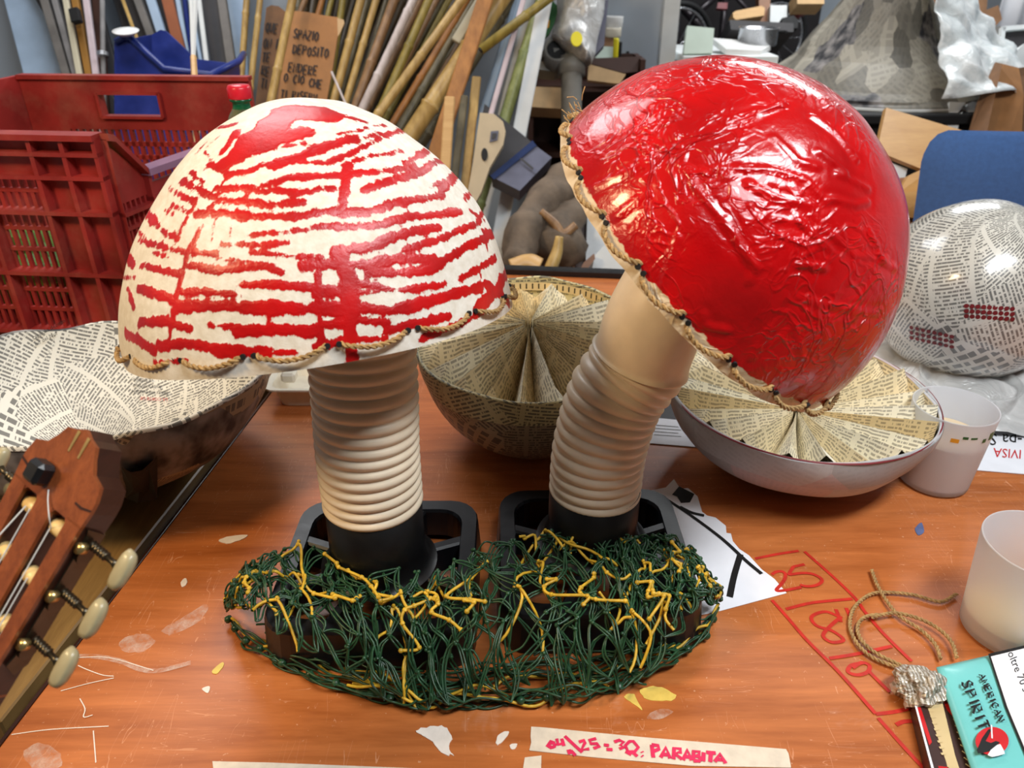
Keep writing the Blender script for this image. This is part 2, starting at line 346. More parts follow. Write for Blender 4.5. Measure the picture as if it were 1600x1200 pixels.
newsprint('news_cone', S(168, 162, 150), L=45, patch=9, photo=.08, head=.3, txt=.25, vary=.75, warp=.01)
newsprint('news_sheet', S(226, 227, 230), L=150, patch=5, photo=.25, head=.2, single=True, gloss=.5, vary=.1)
for i, c in enumerate((S(236, 224, 194), S(228, 212, 176), S(244, 236, 214), S(214, 190, 142))):
    newsprint('page_%d' % i, c, S(70, 56, 44), L=185, patch=3, photo=0, head=0, single=True, warp=.001, txt=.55, vary=.08, gloss=.7)
def glassy(name, col, rough, trans, alpha=1., ior=1.45):
    m = NT(name); o = m.obj(); n = m.noise(o, 40, 3)
    m.p(Base_Color=col, Roughness=m.math('ADD', m.math('MULTIPLY', n, .08), rough), Transmission_Weight=trans, IOR=ior, Alpha=alpha); return m
glassy('clear_plastic', (.95, .97, .97), .03, .85, .38); glassy('bottle_green', S(130, 190, 150), .08, .9, .75)
glassy('bottle_neck', S(20, 110, 70), .15, .5); glassy('cup_frosted', (.9, .9, .92), .42, .55, .82)
m = NT('bag_plastic'); o = m.obj(); n = m.noise(o, 18, 4, .6, dist=1.); m.p(Base_Color=m.mix(m.ramp(n, .3, .7), S(196, 206, 208), S(244, 247, 247)), Roughness=.25, Alpha=1.); m.bump(n, .7, .01)
m = NT('bag_silver'); o = m.obj(); n = m.noise(o, 16, 4, .6, dist=1.); m.p(Base_Color=m.mix(m.ramp(n, .3, .7), S(176, 176, 174), S(222, 222, 220)), Roughness=.3, Metallic=.1); m.bump(n, .7, .012)
m = NT('foil_paper'); o = m.obj(); n = m.noise(o, 90, 4, .6, dist=1.); w = m.n('TexWave', None, Vector=o, Scale=90., Distortion=6.); m.p(Base_Color=m.mix(m.ramp(w.outputs[0], .3, .7), S(150, 138, 118), S(202, 196, 186)), Roughness=.35, Metallic=.35); m.bump(n, .9, .003)
# desk top: orange brown veneer, worn, with fine scratches and whitish smears
m = NT('desk_veneer'); o = m.obj()
mp = m.n('Mapping', None, Vector=o, Scale=(1.2, 11, 1), Rotation=(0, 0, .06)); g1 = m.noise(mp, 3.2, 6, .62, dist=.5); g2 = m.noise(mp, 16, 4, .6)
gr = m.math('ADD', m.math('MULTIPLY', g1, .8), m.math('MULTIPLY', g2, .25)); c = m.mix(m.ramp(gr, .32, .74), S(156, 82, 34), S(208, 124, 66))
big = m.noise(o, 2.2, 3); c = m.mix(m.math('MULTIPLY', m.ramp(big, .5, .8), .35), c, S(206, 130, 84))
scr = None
for k, (sx, sy, ro, th) in enumerate(((5, 70, .35, .028), (60, 5, .5, .024), (38, 6, -.6, .02), (7, 95, -.25, .022))):
    q = m.n('Mapping', None, Vector=o, Scale=(sx, sy, 1), Rotation=(0, 0, ro), Location=(k*3.1, k*1.7, 0)); a = m.noise(q, 1., 2, .5, dist=.25)
    l = m.math('LESS_THAN', m.math('ABSOLUTE', m.math('SUBTRACT', a, .5)), th*.09)
    br = m.math('GREATER_THAN', m.noise(o, 9+3*k, 3), .56); l = m.math('MULTIPLY', l, br); scr = l if scr is None else m.math('MAXIMUM', scr, l)
sm = m.math('MULTIPLY', m.ramp(m.noise(o, 6.5, 5, .7, dist=.8), .64, .74), m.ramp(m.noise(mp, 30, 4, .7), .35, .7))
dust = m.math('GREATER_THAN', m.noise(o, 260, 2), .73)
c = m.mix(m.math('MULTIPLY', scr, .45), c, S(232, 170, 130)); c = m.mix(m.math('MULTIPLY', sm, .45), c, S(226, 188, 166)); c = m.mix(m.math('MULTIPLY', dust, .5), c, S(225, 180, 145))
m.p(Base_Color=c, Roughness=m.math('ADD', .36, m.math('MULTIPLY', m.math('MAXIMUM', sm, scr), .2)), Specular_IOR_Level=.5)
m.bump(m.math('SUBTRACT', m.math('MULTIPLY', g2, .2), scr), .12, .0006)
m = NT('smear'); o = m.obj(); n = m.noise(o, 60, 4, .7); m.p(Base_Color=S(240, 216, 198), Roughness=.5, Alpha=m.math('MULTIPLY', m.ramp(n, .35, .7), .55))
# caps
m = NT('cap_streaked'); o = m.obj(); pa = m.n('Attribute', {'attribute_name': 'paint'}).outputs['Fac']
mp = m.n('Mapping', None, Vector=o, Scale=(1, 1, .35)); n1 = m.noise(mp, 150, 4, .65); n2 = m.noise(o, 45, 3)
pf = m.math('ADD', pa, m.math('ADD', m.math('MULTIPLY', m.math('SUBTRACT', n1, .5), .0098), m.math('MULTIPLY', m.math('SUBTRACT', n2, .5), .0035)))
pm = m.ramp(pf, -.0003, .0004); pn = m.noise(o, 120, 5, .65)
wh = m.mix(m.ramp(pn, .35, .75), S(222, 212, 194), S(244, 238, 226)); rd = m.mix(m.ramp(m.noise(o, 30, 3), .3, .7), S(170, 5, 10), S(206, 10, 14))
m.p(Base_Color=m.mix(pm, wh, rd), Roughness=m.math('SUBTRACT', .62, m.math('MULTIPLY', pm, .26)))
m.bump(m.math('ADD', m.math('MULTIPLY', pn, .7), m.math('MULTIPLY', m.ramp(pf, -.001, .003), .6)), .4, .0016)
m = NT('cap_red'); o = m.obj(); ed = m.n('Attribute', {'attribute_name': 'edge'}).outputs['Fac']
wv = m.n('TexNoise', None, Vector=o, Scale=9., Detail=3.); ow = m.n('VectorMath', {'operation': 'ADD'}, i0=o, i1=m.n('VectorMath', {'operation': 'SCALE'}, i0=wv.outputs['Color'], Scale=.06))
def creases(scale, w):
    v = m.noise(ow, scale, 2, .5, dist=.8); return m.math('SUBTRACT', 1., m.ramp(m.math('ABSOLUTE', m.math('SUBTRACT', v, .5)), 0., w))
am = m.ramp(m.noise(o, 7, 2), .42, .66); hh = m.math('ADD', m.math('MULTIPLY', creases(11, .022), am), m.math('ADD', m.math('MULTIPLY', creases(24, .04), m.math('MULTIPLY', am, .8)), m.math('MULTIPLY', creases(48, .07), m.math('MULTIPLY', am, .5))))
hh = m.math('ADD', hh, m.math('MULTIPLY', m.noise(o, 60, 5, .65), .5))
rd = m.mix(m.ramp(m.noise(o, 14, 4), .3, .7), S(158, 4, 9), S(206, 10, 14))
em = m.ramp(m.math('ADD', ed, m.math('MULTIPLY', m.math('SUBTRACT', m.noise(o, 70, 4), .5), .9)), .3, .36)
m.p(Base_Color=m.mix(em, rd, S(226, 206, 172)), Roughness=m.math('ADD', m.math('MULTIPLY', m.noise(o, 11, 3), .16), m.math('ADD', .14, m.math('MULTIPLY', em, .4))), Coat_Weight=.35, Coat_Roughness=.08)
m.bump(hh, .7, .0026)
simple('cap_inside', S(206, 190, 158), .8, .15, 30, .2)

# ------------------------------------------------------------------ the room
FZ, CZ = -.62, 1.95
RX0, RX1, RY0, RY1 = -2.35, 3.3, -1.6, 5.2
struct(mk('floor', *box(RX0-.1, RX1+.1, RY0-.1, RY1+.1, FZ-.1, FZ), 'floor_tile'), 'dull grey tiled floor of the workshop')
struct(mk('ceiling', *box(RX0-.1, RX1+.1, RY0-.1, RY1+.1, CZ, CZ+.1), 'ceiling_paint'), 'plain white ceiling')
struct(mk('wall_left', *box(RX0-.1, RX0, RY0-.1, RY1+.1, FZ, CZ), 'wall_paint'), 'pale painted wall at the left')
struct(mk('wall_right', *box(RX1, RX1+.1, RY0-.1, RY1+.1, FZ, CZ), 'wall_paint'), 'pale painted wall at the right')
struct(mk('wall_front', *box(RX0, RX1, RY0-.1, RY0, FZ, CZ), 'wall_shade'), 'dull painted wall behind the viewer')
struct(mk('wall_back', *box(RX0, RX1, RY1, RY1+.1, FZ, CZ), 'wall_paint'), 'pale painted wall at the far end')
struct(mk('wall_partition', *box(RX0, .62, 3.3, 3.4, FZ, CZ), 'wall_paint'), 'pale partition wall that the canes lean on')
struct(mk('trim_1', *box(.58, .64, 3.26, 3.41, FZ, CZ), 'board_white'), 'white upright trim at the end of the partition wall')

# ------------------------------------------------------------------ desk and the lower table at its left
YAW = .105
EX = nrm((math.cos(YAW), -math.sin(YAW), 0)); EY = nrm((math.sin(YAW), math.cos(YAW), 0)); E0 = np.array([-.4954, .40, 0])
def DP(a, b, z=0): return E0+EX*a+EY*b+np.array([0, 0, z])
desk = thing('desk', 'orange-brown wooden desk top covered in scratches and paint specks', 'desk', DP(.9, .5, FZ))
def dslab(a0, a1, b0, b1, z0, z1, name, mat, bev=.003):
    return mk(name, *bevbox(DP((a0+a1)/2, (b0+b1)/2, (z0+z1)/2), EX, EY, Z3, (a1-a0)/2, (b1-b0)/2, (z1-z0)/2, bev), mat, desk)
dslab(0, 1.9, -.10, 1.36, -.028, 0, 'desk_top', 'desk_veneer')
dslab(-.004, 0, -.10, 1.36, -.028, -.001, 'edge_band', 'wood_guitar_dark', .0005)
dslab(0, 1.9, 1.36, 1.385, -.04, .016, 'back_edge_trim', 'black_plastic', .004)
for a in (.06, 1.84):
    for b in (-.05, 1.28): dslab(a-.03, a+.03, b-.03, b+.03, FZ, -.028, 'leg', 'black_matte')
table2 = thing('side_table', 'dull tan wooden table top beside the left edge of the desk', 'table', DP(-.6, .7, FZ))
t2 = MB(); t2.add(*bevbox(DP(-.52, .78, -.022), EX, EY, Z3, .50, .68, .018, .002)); t2.build('table_top', 'wood_tan', table2)
for a in (-.95, -.1):
    for b in (.2, 1.38): mk('leg', *bevbox(DP(a, b, (FZ-.04)/2), EX, EY, Z3, .025, .025, (-.04-FZ)/2, .003), 'wood_tan', table2)
# marker drawing on the desk
def pz(pts, z): return [P(u, v, z=z) for u, v in pts]
def marks(name, strokes, mat, w, parent, z=.0003):
    mb = MB()
    for s in strokes: ribbon(mb, spline(pz(s, z), 5) if len(s) > 2 else pz(s, z), w, Z3, .0003)
    return mb.build(name, mat, parent)
marks('marker_number', [[(1206, 898),(1212, 894),(1221, 893),(1227, 897),(1226, 905),(1220, 914),(1213, 922),(1217, 924),(1232, 922),(1252, 918)], [(1257, 882),(1248, 884),(1240, 886),(1237, 890),(1233, 897),(1236, 898),(1252, 896),(1268, 897),(1281, 903),(1284, 909),(1276, 915),(1262, 917),(1250, 915)]], 'marker_red', .0042, desk)
marks('marker_number', [[(1316, 966),(1290, 956),(1268, 964),(1276, 978),(1300, 986),(1318, 1000),(1300, 1004),(1286, 994),(1296, 980),(1312, 966)], [(1306, 952),(1314, 972)], [(1322, 950),(1330, 968)]], 'marker_red', .0042, desk)
marks('marker_number', [[(1348, 1036),(1330, 1040),(1325, 1050),(1340, 1055),(1356, 1050),(1358, 1040),(1346, 1036),(1332, 1044)], [(1358, 1050),(1390, 1082)]], 'marker_red', .0042, desk)
marks('marker_grid', [[(1180, 873),(1215, 866),(1248, 861)], [(1257, 862),(1300, 900),(1336, 935),(1350, 955)], [(1206, 938),(1230, 965),(1260, 1000),(1310, 1050),(1368, 1116)], [(1228, 952),(1270, 942),(1332, 936)], [(1296, 1029),(1340, 1022),(1394, 1010)], [(1350, 955),(1380, 990),(1424, 1034)], [(1368, 1116),(1400, 1112),(1432, 1104)], [(1372, 1122),(1410, 1165),(1446, 1204)], [(1400, 1133),(1412, 1128),(1430, 1127)]], 'marker_red', .0042, desk)
def blob(name, pts, mat, parent, z=0, th=.0008):
    c_ = np.mean(pts, 0); q_ = [np.array(p, float) for p in pts]; q_ = [q_[-1]]+q_+[q_[0], q_[1]]; o_ = []
    for i in range(1, len(q_)-2):
        for k in range(4):
            t = k/4; p0, p1, p2, p3 = q_[i-1:i+3]; p = .5*((2*p1)+(-p0+p2)*t+(2*p0-5*p1+4*p2-p3)*t*t+(-p0+3*p1-3*p2+p3)*t**3); o_.append(c_+(p-c_)*RND.uniform(.9, 1.08))
    if mat == 'smear': return mk(name, pz(o_, .0004), [tuple(range(len(o_)))[::-1]], mat, parent)
    V, Fc = prism(pz(o_, z), Z3, th); return mk(name, V, Fc, mat, parent)
blob('paint_spot', [(648, 1142),(672, 1135),(695, 1135),(706, 1150),(702, 1172),(708, 1180),(690, 1178),(676, 1160),(660, 1150)], 'white_paint', desk)
blob('paint_spot', [(778, 1150),(790, 1143),(795, 1147),(782, 1162),(775, 1163)], 'white_paint', desk); blob('paint_spot', [(797, 1164),(808, 1163),(804, 1171),(798, 1170)], 'white_paint', desk)
blob('paint_spot', [(1000, 1082),(1015, 1073),(1040, 1076),(1058, 1090),(1042, 1096),(1012, 1093)], 'yellow_paint', desk); blob('paint_spot', [(976, 1088),(990, 1084),(994, 1092),(1004, 1110),(995, 1104),(980, 1094)], 'yellow_paint', desk)
blob('paint_spot', [(341, 845),(360, 838),(388, 836),(380, 843),(355, 850)], 'white_paint', desk); blob('paint_spot', [(282, 911),(290, 904),(293, 910),(286, 918)], 'white_paint', desk)
blob('paint_spot', [(332, 1048),(347, 1036),(350, 1040),(338, 1054)], 'yellow_paint', desk); blob('paint_spot', [(316, 1077),(328, 1073),(325, 1084)], 'white_paint', desk)
blob('paint_spot', [(1430, 826),(1440, 818),(1444, 832),(1434, 836)], 'blue_paint', desk)
marks('scratch_line', [[(122, 1040),(135, 1046),(160, 1055),(178, 1057)], [(95, 1080),(140, 1068),(178, 1060)], [(125, 1092),(133, 1108),(131, 1121),(145, 1118)], [(18, 1148),(80, 1140),(170, 1135)], [(146, 1142),(150, 1192)], [(116, 1028),(170, 1028),(240, 1048)]], 'white_paint', .0010, desk, .0001)
marks('glue_smear', [[(112, 1026), (150, 1026), (190, 1034), (220, 1046), (250, 1048), (298, 1036)]], 'smear', .006, desk, .0004)
for pts in ([(186, 1012), (196, 996), (220, 990), (240, 998), (236, 1012), (210, 1020)], [(255, 982), (290, 962), (322, 944), (316, 968), (280, 988), (262, 992)], [(36, 1180), (60, 1160), (90, 1172), (96, 1196), (60, 1206)], [(1010, 1120), (1030, 1108), (1052, 1112), (1030, 1124)]): blob('glue_smear', pts, 'smear', desk, 0, .0003)
# second half of the desk's clutter is built further below

# ------------------------------------------------------------------ mushrooms
def tray(parent, cx, cy, half, zt, yaw):
    ex = nrm((math.cos(yaw), math.sin(yaw), 0)); ey = nrm((-math.sin(yaw), math.cos(yaw), 0)); c = np.array([cx, cy, 0])
    mb = MB()
    def bar(a0, b0, a1, b1, w, z0, z1):
        p0 = c+ex*a0+ey*b0; p1 = c+ex*a1+ey*b1; t = nrm(p1-p0); s = np.cross(Z3, t); L = np.linalg.norm(p1-p0)
        mb.add(*bevbox((p0+p1)/2+Z3*(z0+z1)/2, t, s, Z3, L/2, w/2, (z1-z0)/2, .0025))
    # rim ring with rounded corners (outer skirt widens to the ground)
    h = half; rc = .034; outer = []
    for (sx, sy, a0) in ((1, 1, 0), (-1, 1, 90), (-1, -1, 180), (1, -1, 270)):
        for k in range(6):
            a = math.radians(a0+90*k/5); outer.append((sx*(h-rc)+rc*math.cos(a), sy*(h-rc)+rc*math.sin(a)))
    n = len(outer); rings = []
    for sc, z in ((1.03, .001), (1.0, zt-.004), (.985, zt), (.83, zt), (.815, zt-.004), (.815, .012)):
        rings.append([c+ex*(a*sc)+ey*(b*sc)+Z3*z for a, b in outer])
    V = np.vstack(rings); Fc = [(r*n+k, r*n+(k+1) % n, (r+1)*n+(k+1) % n, (r+1)*n+k) for r in range(len(rings)-1) for k in range(n)]
    mb.add(V, Fc)
    for k in range(8):
        a = math.radians(22.5+45*k); L = h*.86/max(abs(math.cos(a)), abs(math.sin(a)))
        bar(.05*math.cos(a), .05*math.sin(a), L*math.cos(a), L*math.sin(a), .014, .012, zt-.002)
    return mb.build('base_tray', 'black_plastic', parent)
def corrugated(path, r, pitch, amp, n=56, per=8, plain=None):
    path = np.asarray(path); seg = np.r_[0, np.cumsum(np.linalg.norm(np.diff(path, axis=0), axis=1))]
    m = int(seg[-1]/pitch*per); q = np.linspace(0, seg[-1], m); pts = np.stack([np.interp(q, seg, path[:, k]) for k in range(3)], 1)
    rr = r+amp*np.abs(np.sin(math.pi*q/pitch))**.75-amp*.5
    if plain: rr = np.where(q > seg[-1]-plain, r+.0005+.0035*np.exp(-((q-(seg[-1]-plain))/.006)**2), rr)
    V, Fc, U = tube(pts, rr, n, False); return V, Fc, U
def dome(c, r, axis, height, nu, nv, pw=1.):
    ax = nrm(axis); x = nrm(np.cross(np.cross(ax, X3), ax)); y = np.cross(ax, x)
    el = np.linspace(0, math.pi/2, nv+1); V = []
    for e in el:
        rr = r*math.cos(e)**pw; hh = r*height*math.sin(e)
        a = np.linspace(0, 2*math.pi, nu, endpoint=False)
        V.append(np.array(c)+np.outer(np.cos(a)*rr, x)+np.outer(np.sin(a)*rr, y)+ax*hh)
    V = np.vstack(V); Fc = [(j*nu+i, j*nu+(i+1) % nu, (j+1)*nu+(i+1) % nu, (j+1)*nu+i) for j in range(nv) for i in range(nu)]
    return V, Fc, ax, x, y
def sphere_hit(u, v, c, r):
    d = ray(u, v); oc = _C-np.array(c); b = d@oc; a = d@d; q = b*b-a*(oc@oc-r*r)
    if q < 0: t = -b/a; p = _C+d*t
    else: p = _C+d*((-b-math.sqrt(q))/a)
    return np.array(c)+nrm(p-np.array(c))*r
def dome_hit(u, v, c, r, axis, hgt):
    ax = nrm(axis); x = nrm(np.cross(np.cross(ax, X3), ax)); y = np.cross(ax, x); R = np.array([x, y, ax/hgt]); d = R@ray(u, v); oc = R@(_C-np.array(c))
    b = d@oc; a = d@d; q = b*b-a*(oc@oc-r*r)
    if q >= 0: return _C+ray(u, v)*((-b-math.sqrt(q))/a)
    p = oc+d*(-b/a); p = p/np.linalg.norm(p)*r; return np.array(c)+x*p[0]+y*p[1]+ax*p[2]*hgt
def stitches(parent, c, r, ax, x, y, n, h0, R, a_off=0, zig=0.):
    holes = MB()
    for k in range(n):
        a0 = 2*math.pi*(k+.06)/n+a_off; a1 = 2*math.pi*(k+.90)/n+a_off; pts = []
        for q in range(11):
            t = q/10; a = a0+(a1-a0)*t; lift = .0035*math.sin(math.pi*t)**.5; dip = -.004 if q in (0, 10) else 0
            rr = r+lift+dip+.0005; hh = h0+(-.006*math.sin(math.pi*t)+zig*(t-.5))
            pts.append(np.array(c)+(x*math.cos(a)+y*math.sin(a))*rr+ax*hh)
        mb = MB(); rope(mb, pts, R, .011, 5); mb.build('stitch', 'twine', parent)
        for a in (a0-.004, a1+.004):
            p = np.array(c)+(x*math.cos(a)+y*math.sin(a))*(r+.0002)+ax*h0; nn = x*math.cos(a)+y*math.sin(a)
            V, Fc, U = tube([p-nn*.002, p+nn*.0003], .0024, 10); holes.add(V, Fc)
    holes.build('stitch_holes', 'black_matte', parent)['kind'] = 'stuff'
# left mushroom: white cap streaked with red
cL = P(512, 509, d=.784); rL = .1895; hL = 1.16; axL = nrm((-.115, .227, .967))
baseL = (-.152, .675)
mushL = thing('mushroom_sculpture', 'mushroom sculpture with white cap streaked by red paint on upright cream corrugated stem', 'sculpture', (*baseL, 0), 'papier-mache mushrooms on black trays')
tray(mushL, baseL[0], .674, .110, .052, 0)
V, Fc, U = lathe([(.066, .05), (.060, .053), (.056, .060), (.0535, .075), (.0525, .14), (.047, .142)], (*baseL, 0), n=48); mk('pipe_socket', V, Fc, 'black_pipe', mushL, True)
pth = spline([(*baseL, .132), (-.152, .676, .2), (-.1495, .68, .27), (-.150, .69, .34), (-.155, .70, .385)], 10)
V, Fc, U = corrugated(pth, .0525, .0124, .0045); mk('stem', V, Fc, 'stem_plastic', mushL, True)
V, Fc, ax, x, y = dome(cL, rL, axL, hL, 480, 150, 1.06)
Z = 2.424
def zz(pts): return [(160+a/Z, 130+b/Z) for a, b in pts]
ST = [(14, [(360,300),(450,330),(520,330),(600,300),(720,280),(850,290),(930,260),(1050,200),(1180,150)]), (14, [(600,240),(760,215),(860,235),(960,210),(1060,180)]), (14, [(560,400),(700,350),(900,345),(1060,330),(1190,305)]), (12, [(930,300),(1020,265),(1140,250)]), (14, [(1150,300),(1240,245)]), (16, [(980,405),(1100,365),(1200,330),(1310,275)]), (14, [(400,390),(500,385),(620,400),(760,410),(870,395)]), (14, [(250,370),(330,400),(420,440),(520,440),(640,455),(760,445)]), (16, [(330,500),(430,490),(600,500),(760,500),(900,480),(1000,490),(1130,450),(1280,420),(1350,330)]), (14, [(800,540),(930,545),(1040,540),(1180,500),(1360,485)]), (10, [(550,575),(680,560),(800,550)]), (10, [(440,610),(560,610),(700,605)]), (10, [(560,640),(700,650),(830,660)]), (16, [(890,640),(1000,620),(1100,585),(1180,560),(1280,540)]), (14, [(1150,630),(1300,580),(1420,530)]), (12, [(1420,540),(1450,460)]), (17, [(760,690),(880,685),(1000,690),(1150,660),(1260,665)]), (16, [(1020,710),(1150,720),(1250,700),(1380,620),(1480,570)]), (12, [(1360,740),(1430,700),(1490,660)]), (12, [(320,690),(440,710),(600,690),(680,715)]), (8, [(430,665),(560,680),(650,690)]), (15, [(530,765),(640,760),(800,775),(880,790)]), (11, [(290,795),(400,790),(520,805)]), (12, [(990,760),(1120,785),(1300,760)]), (10, [(800,800),(920,795),(1040,790)]), (21, [(280,845),(450,845),(600,850),(760,855),(960,860)]), (18, [(990,850),(1080,860),(1200,840),(1330,800),(1440,770)]), (15, [(150,905),(250,905),(330,935)]), (9, [(400,915),(560,930)]), (19, [(510,940),(640,935),(800,940)]), (14, [(830,915),(960,900),(1080,910)]), (15, [(1080,940),(1200,910),(1320,880)]), (12, [(1200,975),(1300,930),(1410,885)]), (18, [(90,950),(150,975),(210,1010)]), (20, [(230,990),(350,985),(450,1015),(630,1020)]), (9, [(640,1022),(720,1022)]), (11, [(810,1000),(880,985),(960,970),(1080,970)]), (6, [(210,1055),(320,1048)]), (14, [(130,690),(200,710),(290,720)]), (15, [(130,780),(200,800),(280,830)]), (20, [(70,660),(100,690)]), (13, [(90,780),(120,850)]), (12, [(110,600),(200,620),(300,640),(420,645)]), (12, [(140,520),(200,560),(260,590)]), (14, [(120,500),(160,530)]), (12, [(220,460),(300,490)]), (13, [(240,420),(320,450)]), (9, [(200,400),(270,430)]), (10, [(280,330),(340,370)]), (9, [(340,260),(380,300)]), (22, [(1420,860),(1500,780),(1540,700)]), (20, [(1460,760),(1540,830)]), (10, [(1440,560),(1500,560)]), (10, [(1180,190),(1240,230)]), (6, [(1090,110),(1150,150)]), (10, [(1250,390),(1340,350)]), (10, [(1370,440),(1420,390)]), (11, [(470,270),(430,370),(380,480),(340,580),(300,660),(275,800),(265,930),(258,1000)]), (9, [(420,400),(360,540),(330,600)]), (8, [(420,480),(400,600)]), (9, [(330,440),(290,520),(250,620)]), (17, [(930,310),(920,400),(905,490)]), (26, [(900,640),(930,720),(940,800),(945,900)]), (17, [(945,900),(945,1060),(940,1090)]), (10, [(815,690),(820,800),(825,900),(830,990)]), (7, [(1000,700),(1010,780)]), (6, [(625,870),(630,930)]), (5, [(480,490),(475,600)]), (7, [(540,400),(545,430)]), (5, [(1450,580),(1460,640)]), (5, [(1440,700),(1440,740)]), (50, [(700,110),(640,160),(560,210)]), (62, [(640,130),(720,90),(800,100)]), (58, [(540,215),(660,150)]), (34, [(420,300),(520,235)]), (22, [(640,300),(860,225),(960,195)]), (16, [(380,170),(470,150)]), (10, [(300,270),(340,230)]), (8, [(330,330),(390,290)]), (8, [(190,480),(230,500)]), (9, [(90,560),(130,590)]), (8, [(60,740),(110,740)]), (9, [(170,640),(230,660)]), (7, [(1300,300),(1360,330)]), (8, [(1390,480),(1450,520)]), (45, [(760,110),(860,120)]), (40, [(760,170),(600,215),(480,260)]), (24, [(480,180),(420,250)]), (14, [(860,100),(1000,140)]), (10, [(900,180),(1080,150)]), (9, [(400,200),(350,240)])]
Vn = V
paint = np.full(len(V), -.02)
wn = vnoise(Vn, 70, 3)
def lay(pl, w):
    global paint
    d = segdist(Vn, np.array(pl)); paint = np.maximum(paint, w*(.62+.62*wn)-d)
for w, pts in ST:
    px = zz(pts); fine = [(px[i][0]+(px[i+1][0]-px[i][0])*k/4, px[i][1]+(px[i+1][1]-px[i][1])*k/4) for i in range(len(px)-1) for k in range(4)]+[px[-1]]
    lay([dome_hit(u, v, cL, rL, axL, hL) for u, v in fine], w/Z*.66/F*1.28)
for k in range(70):          # the streaks go on round the far side
    e = RND.uniform(.04, 1.2); a0 = RND.uniform(.15, math.pi-.15); la = RND.uniform(.1, .5)/max(.3, math.cos(e))
    lay([cL+(x*math.cos(a)+y*math.sin(a))*rL*math.cos(e+.03*math.sin(5*a))+ax*hL*rL*math.sin(e+.03*math.sin(5*a)) for a in np.linspace(max(.1, a0-la/2), min(math.pi-.1, a0+la/2), 9)], RND.uniform(.003, .007))
nz = (vnoise(V, 12, 5)-.5)*.006+(vnoise(V, 30, 6)-.5)*.0025
V2 = V+(V-cL)/rL*nz[:, None]
_e = np.arcsin(np.clip(((V-cL)@ax)/(rL*hL), 0, 1)); _lx = (V-cL)@x; _sq = np.where(_lx < 0, -_lx*.27*np.sin(_e)**2.2, 0)     # the left flank slopes more
V2 = V2+np.outer(_sq, x)
capL = mk('cap', V2, Fc, 'cap_streaked', mushL, True, attr={'paint': paint}); capL['label'] = 'white dome with dripping red paint streaks'
nu = 480; Vi = V2[:nu*100].copy(); Vi = np.array(cL)+(Vi-cL)*.982
Fi = [f[::-1] for f in Fc[:nu*99]]; b0 = len(Vi); Vi = np.vstack([Vi, V2[:nu]]); Fi += [(i, (i+1) % nu, b0+(i+1) % nu, b0+i) for i in range(nu)]
mk('cap_lining', Vi, Fi, 'cap_inside', mushL, True)
stitches(capL, cL, rL+.001, ax, x, y, 18, .016, .0024, .1)
# right mushroom: tilted glossy red cap
cR = P(1097, 402, d=.78); rR = .188; _w = nrm(ray(1097, 402)); _r = nrm(_rt-_w*(_w@_rt)); _u = np.cross(_r, _w); axR = .961*(.736*_r+.677*_u)-.276*_w; baseR = (.095, .715)
mushR = thing('mushroom_sculpture', 'mushroom sculpture with tilted glossy red cap on leaning cream corrugated stem', 'sculpture', (*baseR, 0), 'papier-mache mushrooms on black trays')
tray(mushR, .095, .697, .110, .052, .02)
V, Fc, U = lathe([(.066, .05), (.059, .053), (.055, .060), (.0525, .075), (.052, .125), (.046, .127)], (*baseR, 0), n=48); mk('pipe_socket', V, Fc, 'black_pipe', mushR, True)
pth = spline([(*baseR, .116), (.098, .717, .18), (.112, .722, .24), P(998, 565, d=.815), P(1020, 508, d=.79), P(1046, 460, d=.78), P(1070, 425, d=.775)], 10)
V, Fc, U = corrugated(pth, .0505, .0124, .0045, plain=.105); mk('stem', V, Fc, 'stem_plastic', mushR, True)
V, Fc, ax, x, y = dome(cR, rR, axR, 1.0, 320, 110)
CRE = [[(470,410),(560,400),(700,405),(800,440),(870,510)], [(430,400),(450,460),(520,540),(560,610),(640,720),(620,760)], [(550,560),(600,650),(650,720)], [(330,360),(440,310),(640,240),(740,200)], [(130,470),(250,410),(330,370)], [(540,250),(660,220),(730,200)], [(620,450),(720,500),(830,520)], [(770,550),(830,620),(880,660)], [(780,705),(860,720)], [(770,810),(900,840),(1020,860)], [(880,500),(960,520),(1000,510)], [(350,780),(370,700),(400,620)], [(630,1000),(680,920),(730,860)], [(480,860),(480,900),(560,915)], [(1000,600),(1040,700),(1080,720)], [(860,600),(960,680),(1060,690)], [(700,300),(780,380),(840,400)], [(820,240),(900,300),(960,380)], [(760,900),(790,1000)], [(200,560),(300,480)], [(840,350),(930,420)], [(700,560),(800,580)], [(900,420),(1000,470)]]
hgt = np.zeros(len(V))
for k, pts in enumerate(CRE):
    px = [(860+a/2, 60+b/2) for a, b in pts]; pl = np.array([sphere_hit(u, v, cR, rR) for u, v in px]); d = segdist(V, pl)
    hgt += (.0013+.0006*(k % 3))*np.exp(-(d/.0019)**2)-.0006*np.exp(-((d-.005)/.003)**2)
hgt += (vnoise(V, 9, 8)-.5)*.007+(vnoise(V, 26, 9)-.5)*.0035*vnoise(V, 8, 4)
V2 = V+(V-cR)/rR*hgt[:, None]
nu = 320; hh = (V-cR)@ax; edge = np.clip(1-hh/.015, 0, 1)
for i in range(nu): V2[i] += ax*(-.004*vnoise(V[i:i+1], 60, 2)[0])
capR = mk('cap', V2, Fc, 'cap_red', mushR, True, attr={'edge': edge}); capR['label'] = 'crinkled glossy red dome with stitched cream rim'
Vi = V2[:nu*80].copy(); Vi = np.array(cR)+(Vi-cR)*.98; Fi = [f[::-1] for f in Fc[:nu*79]]; b0 = len(Vi); Vi = np.vstack([Vi, V2[:nu]]); Fi += [(i, (i+1) % nu, b0+(i+1) % nu, b0+i) for i in range(nu)]
mk('cap_lining', Vi, Fi, 'cap_inside', mushR, True)
